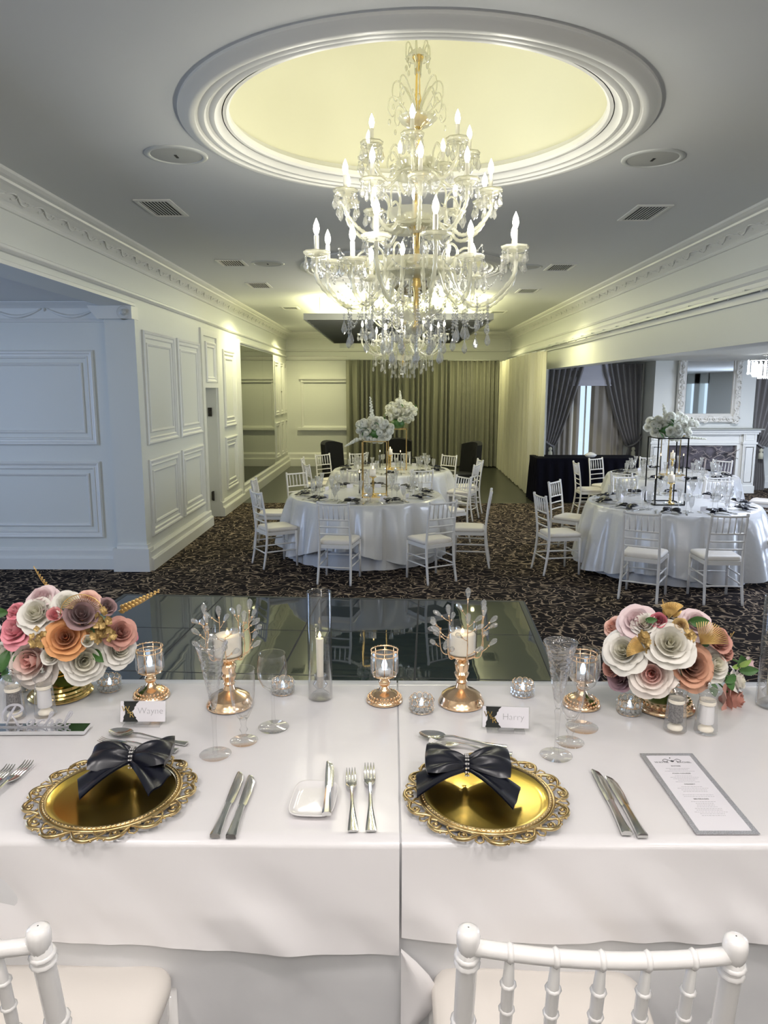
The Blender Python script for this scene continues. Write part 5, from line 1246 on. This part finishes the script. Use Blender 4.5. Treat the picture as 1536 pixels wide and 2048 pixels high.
def crystal_votive(x, y, label, lit=True, s=1.0):
    """gold pedestal with a cup of crystal panes"""
    t = thing('crystal_votive_holder', label, 'candle holder', (x, y, TZ), 0, 'gold pedestal votive holders with crystal panes')
    m = MB(); m.lathe([(.001, 0), (.050, 0), (.051, .003), (.047, .007), (.045, .010)], 40); m.lathe([(.045, .010), (.036, .019), (.026, .025), (.018, .028), (.013, .036), (.010, .042)], 40, mod=lambda a, r, z: 1 + .035 * cos(20 * a)); m.lathe([(.010, .042), (.0145, .046), (.0165, .053), (.0145, .060), (.009, .064), (.014, .068), (.028, .071), (.034, .074), (.001, .074)], 32)
    for r, z, n, q in ((.0455, .0105, 30, .0036), (.0385, .0175, 24, .0032)): bead_ring(m, r, z, n, q)
    m.build('pedestal', 'rose_gold', t)
    m = MB(); R = .034
    for z, r_, s_ in ((.076, R - .002, .0014), (.133, R + .002, .0016), (.145, R + .002, .0018)): m.tube([((r_) * cos(2 * pi * k / 32), r_ * sin(2 * pi * k / 32), z) for k in range(32)], s_, 6, True)
    n = 8
    for k in range(n):
        a = 2 * pi * k / n; m.tube([((R - .002) * cos(a), (R - .002) * sin(a), .074), ((R + .002) * cos(a), (R + .002) * sin(a), .146)], .0013, 6)
    bead_ring(m, R + .003, .146, 24, .0019); m.build('cage', 'rose_gold', t)
    m = MB()
    for k in range(n):
        a = 2 * pi * (k + .5) / n; d = Vector((cos(a), sin(a), 0)); s_ = Vector((-sin(a), cos(a), 0)); c = d * (R * .98) + Vector((0, 0, .105)); q = []
        for (u, v, e) in ((-1, -1, .001), (1, -1, .001), (1, 1, .001), (-1, 1, .001), (-.6, -.75, .005), (.6, -.75, .005), (.6, .75, .005), (-.6, .75, .005)): q.append(m.v(c + s_ * u * .0115 + Vector((0, 0, v * .026)) + d * e))
        m.f(q[4], q[5], q[6], q[7])
        for i in range(4): m.f(q[i], q[(i + 1) % 4], q[4 + (i + 1) % 4], q[4 + i])
    m.build('crystal_panes', 'crystal', t, False)
    if lit:
        m = MB(); m.lathe([(.001, .075), (.017, .075), (.017, .090), (.001, .090)], 20); m.build('tealight', 'porcelain', t)
        m = MB(); m.lathe([(.001, .090), (.006, .092), (.008, .102), (.005, .114), (.001, .120)], 10); m.build('led_flame', 'led_glow', t)
    return t
crystal_votive(-.672, 1.928, 'gold pedestal votive with crystal panes beside the left bouquet, behind the Wayne card')
crystal_votive(-.018, 1.908, 'gold pedestal votive with crystal panes standing alone in the centre of the table')
crystal_votive(.520, 1.885, 'gold pedestal votive with crystal panes seen through the right wine glass')
def crystal_tealight(x, y, label):
    t = thing('crystal_tealight_holder', label, 'candle holder', (x, y, TZ), 0, 'small round crystal tealight holders'); R = .0285
    m = MB()
    for z, n, q in ((.005, 14, .0058), (.015, 14, .0060)): 
        for k in range(n):
            a = 2 * pi * (k + .5 * (z > .01)) / n; m.ball((R * cos(a), R * sin(a), z), q, 6, 4)
    for k in range(11):
        a = 2 * pi * k / 11; m.ball((R * cos(a), R * sin(a), .029), .0078, 8, 5, (.9, .9, 1))
    m.build('crystal_beads', 'crystal', t, False)
    m = MB()
    for k in range(11):
        a = 2 * pi * k / 11; d = Vector((-sin(a), cos(a), 0)); c = Vector((R * cos(a), R * sin(a), .030)); m.tube([c + d * .0085 * cos(b) + Vector((0, 0, .0095 * sin(b))) for b in [i * pi / 6 for i in range(12)]], .0009, 5, True)
    for z in (.001, .021): m.tube([(R * cos(2 * pi * k / 28), R * sin(2 * pi * k / 28), z) for k in range(28)], .0012, 5, True)
    m.build('wire_frame', 'rose_gold', t)
    m = MB(); m.lathe([(.001, 0), (.018, 0), (.018, .015), (.001, .015)], 20); m.build('tealight', 'porcelain', t)
    m = MB(); m.lathe([(.001, .015), (.005, .017), (.0055, .024), (.001, .034)], 10); m.build('led_flame', 'led_glow', t)
for px, py, lab in ((220, 1378, 'small round crystal tealight holder between the left bouquet and its gold votive'), (566, 1384, 'small round crystal tealight holder behind the left wine glass'), (843, 1420, 'small round crystal tealight holder between the centre votive and the tall branched candle holder'),
                    (1045, 1388, 'small round crystal tealight holder at the back edge, left of the right flute'), (1258, 1424, 'small round crystal tealight holder in front of the right bouquet'), (35, 1380, 'small round crystal tealight holder behind the left salt and pepper mills')):
    p = atz(px, py, TZ); crystal_tealight(p.x, p.y, lab)
def branch_holder(x, y, label, rz):
    t = thing('branched_candle_holder', label, 'candle holder', (x, y, TZ), rz, 'gold candle holders with crystal branches')
    m = MB(); m.lathe([(.001, 0), (.062, 0), (.063, .004), (.060, .010), (.058, .012), (.054, .024), (.040, .034), (.024, .040), (.0165, .046), (.013, .058)], 48)
    m.lathe([(.013, .058), (.017, .063), (.0135, .069), (.018, .078), (.021, .086), (.0165, .092), (.019, .100), (.021, .114), (.017, .122), (.012, .126), (.022, .131), (.034, .134), (.040, .138), (.041, .143), (.001, .143)], 12); m.build('pedestal', 'rose_gold', t, True, 30)
    m = MB(); m.lathe([(.0395, .143), (.0400, .225), (.0393, .2262), (.0385, .225), (.0380, .143)], 40); m.build('glass_cup', 'clear_glass', t)
    m = MB(); m.lathe([(.001, .144), (.036, .144), (.0365, .148), (.0365, .196), (.034, .199), (.026, .196), (.001, .195)], 32); m.build('pillar_candle', 'candle_wax', t)
    flame(t, (0, 0, .198), .016, .0045)
    def drop(p, d, s=.011):
        d = Vector(d).normalized(); s1 = d.orthogonal().normalized(); s2 = d.cross(s1); m2 = MB(); N = 8; rows = []
        for u, r in ((0, .12), (.25, .35), (.9, .72), (1.7, .95), (2.2, .8), (2.6, .3), (2.7, .02)): rows.append([m2.v(Vector(p) + d * s * u + (s1 * cos(2 * pi * k / N) + s2 * sin(2 * pi * k / N)) * s * r * .68) for k in range(N)])
        for a, b in zip(rows, rows[1:]):
            for k in range(N): m2.f(a[k], a[(k + 1) % N], b[(k + 1) % N], b[k])
        m2.build('crystal_drop', 'crystal', t, False)
    for k in range(7):
        a = 2 * pi * k / 7 + .35; c, s = cos(a), sin(a); rnd = random.Random(k * 3 + int(x * 100)); top = .235 + rnd.uniform(-.035, .045); R = .058
        P = spline([(.030 * c, .030 * s, .139), (.045 * c, .045 * s, .137), (R * c * .98, R * s * .98, .15), (R * c * 1.06, R * s * 1.06, .185), (R * c, R * s, .21), (R * c * (1.05), R * s * 1.05, top)], 4)
        m = MB(); m.tube(P, .0014, 6)
        for (i, sg) in ((9, 1), (14, -1), (17, 1)):
            q = P[i]; e = q + Vector((-s * sg * .017 + c * .012, c * sg * .017 + s * .012, .014)); m.tube([q, q.lerp(e, .5) + Vector((0, 0, -.002)), e], .0011, 5); m.ball(e, .0032, 6, 4); drop(e, (e - q))
        m.ball(P[-1], .0034, 6, 4); m.build('branch', 'rose_gold', t); drop(P[-1], P[-1] - P[-3] + Vector((0, 0, .002)), .0125)
branch_holder(.193, 1.895, 'tall gold candle holder with crystal branches and a lit pillar candle, right of centre', 0)
branch_holder(-.440, 1.875, 'tall gold candle holder with crystal branches and pillar candle, behind the left flute', .9)

# ------------------------------------------------------------------ salt and pepper mills
def mill(x, y, label, fill):
    t = thing('salt_mill' if fill == 'salt' else 'pepper_mill', label, 'mill', (x, y, TZ))
    m = MB(); m.lathe([(.001, 0), (.027, 0), (.0285, .003), (.0275, .008), (.0265, .022), (.0225, .075), (.0215, .082)], 32); m.build('acrylic_body', 'clear_acrylic', t)
    m = MB(); m.lathe([(.001, .024), (.0175, .024), (.0180, .030), (.0165, .068), (.0155, .072), (.001, .072)], 24); m.build('filling', fill, t, True, 50)
    m = MB(); m.lathe([(.001, .004), (.018, .004), (.019, .009), (.012, .016), (.001, .017)], 24); m.build('grinder', 'candle_wax', t)
    m = MB(); m.lathe([(.0195, .0745), (.0200, .080), (.0195, .0845)], 28); m.build('collar', 'candle_wax', t)
    m = MB(); m.lathe([(.001, .084), (.021, .084), (.020, .092), (.0245, .100), (.0260, .106), (.0235, .113), (.012, .118), (.001, .119)], 24, mod=lambda a, r, z: 1 + .02 * cos(8 * a)); m.build('cap', 'clear_acrylic', t)
    m = MB(); m.lathe([(.006, .118), (.007, .121), (.003, .123), (.006, .127), (.004, .131), (.001, .132)], 14); m.build('screw_knob', 'silver', t)
mill(.718, 1.737, 'clear acrylic pepper mill of dark peppercorns in front of the right bouquet', 'peppercorns')
mill(.792, 1.729, 'clear acrylic salt mill beside the pepper mill in front of the right bouquet', 'salt')
mill(-.988, 1.792, 'clear acrylic pepper mill of dark peppercorns at the left edge', 'peppercorns')
mill(-.914, 1.808, 'clear acrylic salt mill in front of the left bouquet, behind the name sign', 'salt')

# ------------------------------------------------------------------ place cards, sign, menu
def place_card(x, y, rz, who, label):
    t = thing('place_card', label, 'place card', (x, y, TZ), rz, 'place cards in clear stands'); w, h = .115, .052; a = radians(-14)
    X = Matrix.Translation((0, 0, .008)) @ Matrix.Rotation(a, 4, 'X')
    m = MB(X); m.bb(-w / 2, w / 2, -.0005, .0, 0, h); m.build('card', 'paper', t, False)
    m = MB(X); m.bb(-w / 2 - .003, w / 2 + .003, .0008, .002, -.002, h + .002); m.M = None; m.bb(-w / 2 + .01, w / 2 - .01, -.016, .022, 0, .003); m.bb(-.02, .02, -.014, .006, .003, .009); m.build('acrylic_stand', 'clear_acrylic', t, False)
    rnd = random.Random(3); m = MB(X); L, R = -w / 2 + .007, -w / 2 + .046; n = 14; A = []; B = []
    for i in range(n + 1):
        z = h * i / n; pinch = .010 * (1 - abs(2 * z / h - 1)) * 1.2; A.append((L + pinch * .4 + rnd.uniform(-.0012, .0012), -.0008, z)); B.append((R - pinch * 1.3 + rnd.uniform(-.0018, .0018), -.0008, z))
    for i in range(n): m.f(m.v(A[i]), m.v(B[i]), m.v(B[i + 1]), m.v(A[i + 1]))
    m.build('black_brush_panel', 'black_card', t, False)
    R90 = Matrix.Rotation(pi / 2, 4, 'X')
    lettering('monogram', 'W', .020, 'gold', t, X @ Matrix.Translation((-.044, -.0012, .026)) @ R90, .0004)
    lettering('monogram', '&', .013, 'gold', t, X @ Matrix.Translation((-.0355, -.0012, .021)) @ R90, .0004)
    lettering('monogram', 'R', .020, 'gold', t, X @ Matrix.Translation((-.0285, -.0012, .0115)) @ R90, .0004)
    lettering('name_lettering', who, .023, 'pale_ink', t, X @ Matrix.Translation((.019, -.0010, .020)) @ R90, .0002, offset=-.0005)
place_card(.289, 1.727, radians(-4), 'Harry', 'white place card reading Harry with a black and gold monogram panel, in a clear stand')
place_card(-.637, 1.752, radians(1), 'Wayne', 'white place card reading Wayne with a black and gold monogram panel, in a clear stand')
t = thing('name_sign', 'mirror-based acrylic sign with the white script name Rachel at the left edge', 'sign', (-.98, 1.712, TZ), radians(1))
m = MB(); m.bb(-.30, .215, -.022, .022, 0, .010); m.build('mirror_base', 'clear_mirror', t, False)
GL = {'R': ([[(-.005, .02), (-.012, .05), (.0, .085), (.03, .09), (.045, .07), (.03, .05), (.012, .045)], [(.022, .088), (.012, .05), (.006, .0)], [(.014, .047), (.03, .025), (.045, .0), (.055, .004)]], .062),
      'a': ([[(.026, .026), (.014, .030), (.004, .014), (.010, .001), (.020, .006), (.028, .028), (.026, .006), (.034, .001), (.040, .008)]], .036), 'c': ([[(.026, .024), (.016, .030), (.005, .016), (.010, .001), (.022, .003), (.030, .010)]], .028),
      'h': ([[(.0, .006), (.018, .05), (.020, .065), (.014, .066), (.010, .04), (.006, .0)], [(.008, .016), (.020, .030), (.026, .022), (.024, .004), (.030, .0), (.038, .008)]], .034), 'e': ([[(.0, .008), (.018, .018), (.020, .028), (.010, .028), (.005, .012), (.012, .0), (.028, .008)]], .026),
      'l': ([[(.0, .006), (.020, .045), (.024, .066), (.017, .067), (.010, .035), (.010, .004), (.018, .0), (.028, .008)]], .022), 'y': ([[(.002, .028), (.006, .010), (.014, .006), (.026, .028)], [(.026, .028), (.020, -.008), (.008, -.018), (.004, -.006), (.030, .006)]], .03),
      'n': ([[(.0, .002), (.006, .028), (.006, .0)], [(.006, .014), (.018, .029), (.024, .02), (.022, .004), (.028, .0), (.034, .006)]], .032), '&': ([[(.034, .002), (.010, .03), (.016, .044), (.024, .036), (.004, .012), (.012, .0), (.030, .02)]], .044), ' ': ([], .014)}
x = .205 - sum(GL[ch][1] for ch in 'yne & Rachel') * .86; X0 = x; m = MB()
for ch in 'yne & Rachel':
    st, adv = GL[ch]; q = 1.0 if ch == 'R' else .86
    for s_ in st: m.tube(spline([(x + (a + b * .22) * q * .82, 0, .014 + b * q * .62) for a, b in s_], 5), lambda u: .0016 + .0016 * sin(pi * u), 6)
    x += adv * q * .86 
m.bb(X0, x, -.002, .002, .009, .0125); m.build('script_lettering', 'acrylic', t)
m = MB()
for k, xx in enumerate((-.02, .012)):
    for sg in (-1, 1): m.ball((xx - .14 + sg * .005, -.023, .018), .0065, 8, 6, (1, .4, 1))
m.build('hearts', 'acrylic', t)
# menu
t = thing('menu_card', 'tall white menu card with a glittery silver border to the right of the right-hand knives', 'menu', (.651, 1.453, TZ + .001), radians(.5)); mw, mh = .122, .315
m = MB(); m.bb(-mw / 2, mw / 2, -mh / 2, mh / 2, 0, .0005); m.build('card', 'paper', t, False)
m = MB(); m.frame((-mw / 2 - .001, -mh / 2 - .001, 0), (1, 0, 0), (0, 1, 0), (0, 0, 1), mw + .002, mh + .002, [(0, 0), (0, .0011), (.0105, .0011), (.0105, .0004)]); m.build('glitter_border', 'silver_glitter', t, False)
def mt(s, y, size, mat='ink', off=0.0): lettering('menu_text', s, size, mat, t, Matrix.Translation((0, y, .0007)), .0001, offset=off)
lettering('menu_text', 'WAYNE        RACHEL', .0088, 'ink', t, Matrix.Translation((0, .114, .0007)), .0001)
m = MB()
for sg in (-1, 1): m.tube(spline([(sg * .004, .124, .0008), (sg * .014, .131, .0008), (sg * .021, .124, .0008), (sg * .013, .119, .0008), (sg * .010, .125, .0008)], 5), .0006, 4)
m.ball((0, .136, .0008), .0016, 6, 4); m.ball((0, .122, .0008), .0042, 8, 4, (1, 1, .2)); m.build('crest', 'ink', t)
rnd = random.Random(12); y = .098; m = MB()
for head, n in (('ENTREE', 3), ('MAIN COURSE', 5), ('DESSERT', 4), (None, 2), ('BEVERAGES', 9)):
    if head: mt(head, y, .0062); y -= .009
    else: y -= .002
    for k in range(n):
        wl = rnd.uniform(.018, .036); xx = -wl
        while xx < wl:
            ww = rnd.uniform(.002, .006); m.bb(xx, min(xx + ww, wl), y, y + .0011, .0005, .0007); xx += ww + .0012
        y -= .0062
    y -= .005
m.build('small_print', 'pale_ink', t, False)

# ================================================================== PLACE SETTINGS AND CANDLES ON THE ROUND TABLES
SEAT = ['the seat nearest the camera', 'the front right seat', 'the right-hand front seat', 'the right-hand back seat', 'the back right seat', 'the seat farthest back', 'the back left seat', 'the left-hand back seat', 'the left-hand front seat', 'the front left seat']
src = {}
def simple(key, name, mb, mat, smooth=True):
    if key not in src:
        me = bpy.data.meshes.new(name); me.from_pydata(mb.V, [], mb.F); me.materials.append(MAT[mat]); me.polygons.foreach_set('use_smooth', [smooth] * len(me.polygons)); me.update(); src[key] = me
    return src[key]
def inst(name, me, loc, rz, label, cat, group):
    o = bpy.data.objects.new(name, me); C.objects.link(o); o.location = loc; o.rotation_euler = (0, 0, rz); return tag(o, label, cat, group)
def merged_glass(prof, s):
    m = MB()
    for _, pr in prof: m.lathe([(r * s, z * s) for r, z in pr], 16)
    return m
G1 = simple('g1', 'wine_glass', merged_glass(WINE, 1.0), 'table_glass'); G2 = simple('g2', 'champagne_flute', merged_glass(FLUTE, .9), 'table_glass'); G3 = simple('g3', 'water_goblet', merged_glass(GOB, .95), 'table_glass')
def mk(pair):
    m = MB(); 
    for q in pair: off = len(m.V); m.V += q.V; m.F += [tuple(i + off for i in f) for f in q.F]
    return m
F1 = simple('f1', 'fork', mk(fork_mesh()), 'silver', False); K1 = simple('k1', 'knife', mk(knife_mesh()), 'silver', False)
pl = MB(); pl.lathe([(.001, .004), (.055, .004), (.075, .010), (.076, .011), (.06, .003), (.001, .001)], 28); PLT = simple('pl', 'side_plate', pl, 'porcelain')
cd = MB(); cd.bb(-.045, .045, -.001, .001, 0, .05); CRD = simple('cd', 'place_card', cd, 'paper', False)
ZT = .7705
for k in TABLES:
    cx, cy = TABLES[k]; off = {1: -100, 2: -90, 3: -93, 4: -90}[k]
    for j in range(10):
        a = radians(off + j * 36 + (18 if k == 3 else 0))
        c, s = cos(a), sin(a); where = SEAT[j] + ' of ' + TN[k]; tx = Vector((-s, c))
        def at(r, lat): return (cx + c * r - s * lat, cy + s * r + c * lat, ZT)
        p = at(.78, 0); dup(NAP, (p[0], p[1], ZT), a + pi / 2, 'dark satin napkin bow at ' + where, 'dark napkin bows on the round tables')
        inst('fork', F1, at(.90, -.155), a + pi / 2, 'silver fork at ' + where, 'fork', 'cutlery on the round tables')
        inst('knife', K1, at(.90, .155), a + pi / 2, 'silver knife at ' + where, 'knife', 'cutlery on the round tables')
        inst('wine_glass', G1, at(.60, .15), 0, 'round-bowled wine glass at ' + where, 'glass', 'glasses on the round tables'); inst('champagne_flute', G2, at(.62, .07), 0, 'narrow champagne flute at ' + where, 'glass', 'glasses on the round tables'); inst('water_goblet', G3, at(.68, .20), 0, 'short water goblet at ' + where, 'glass', 'glasses on the round tables')
        q = at(.62, -.04); inst('place_card', CRD, q, a + pi / 2, 'small white place card at ' + where, 'place card', 'place cards on the round tables')
    # candles in the middle
    bx, by = cx + {1: .10, 2: -.02, 3: -.06, 4: 0}[k], cy - {1: .22, 2: .12, 3: .10, 4: 0}[k]
    t = thing('pillar_candle_holder', 'gold candlestick with a lit white pillar candle in the middle of ' + TN[k], 'candle holder', (bx, by, ZT), 0, 'gold candlesticks on the round tables')
    m = MB(); m.lathe([(.001, 0), (.055, 0), (.05, .015), (.02, .025), (.012, .04), (.018, .06), (.01, .08), (.018, .10), (.01, .12), (.018, .14), (.01, .165), (.018, .185), (.01, .21), (.015, .23), (.045, .245), (.045, .25), (.001, .25)], 16); m.build('pedestal', 'gold', t)
    m = MB(); m.lathe([(.001, .25), (.036, .25), (.036, .345), (.001, .345)], 16); m.build('pillar_candle', 'candle_wax', t); m = MB(); m.lathe([(.001, .345), (.008, .355), (.006, .37), (.001, .385)], 8); m.build('flame', 'flame', t)
    for q, (dx, dy, wd) in enumerate(((-.17, .04, 'left of'), (.17, .0, 'right of'))):
        t = thing('taper_candle', 'slim dark taper candle ' + wd + ' the gold candlestick on ' + TN[k], 'candle', (bx + dx, by + dy, ZT), 0, 'dark taper candles on the round tables')
        m = MB(); m.lathe([(.001, 0), (.03, 0), (.03, .01), (.01, .02), (.015, .04), (.001, .05)], 12); m.build('holder', 'crystal', t)
        m = MB(); m.lathe([(.001, .03), (.010, .03), (.008, .29), (.001, .295)], 10); m.build('stick', 'black_card', t)
        m = MB(); m.lathe([(.001, .295), (.006, .303), (.004, .315), (.001, .328)], 8); m.build('flame', 'flame', t)
    for q, (dx, dy, wd) in enumerate(((-.08, -.08, 'left'), (.09, -.07, 'right'))):
        m = MB(); m.lathe([(.001, 0), (.028, 0), (.03, .03), (.026, .03), (.02, .01), (.001, .01)], 12); m.ball((0, 0, .018), .012, 6, 5); o = m.build('crystal_tealight', 'crystal'); o.location = (bx + dx, by + dy, ZT); tag(o, 'small crystal tealight at the ' + wd + ' foot of the gold candlestick on ' + TN[k], 'candle holder', 'tealights on the round tables')
        m = MB(); m.ball((0, 0, .03), .009, 6, 5); m.build('led_flame', 'led_glow', o)
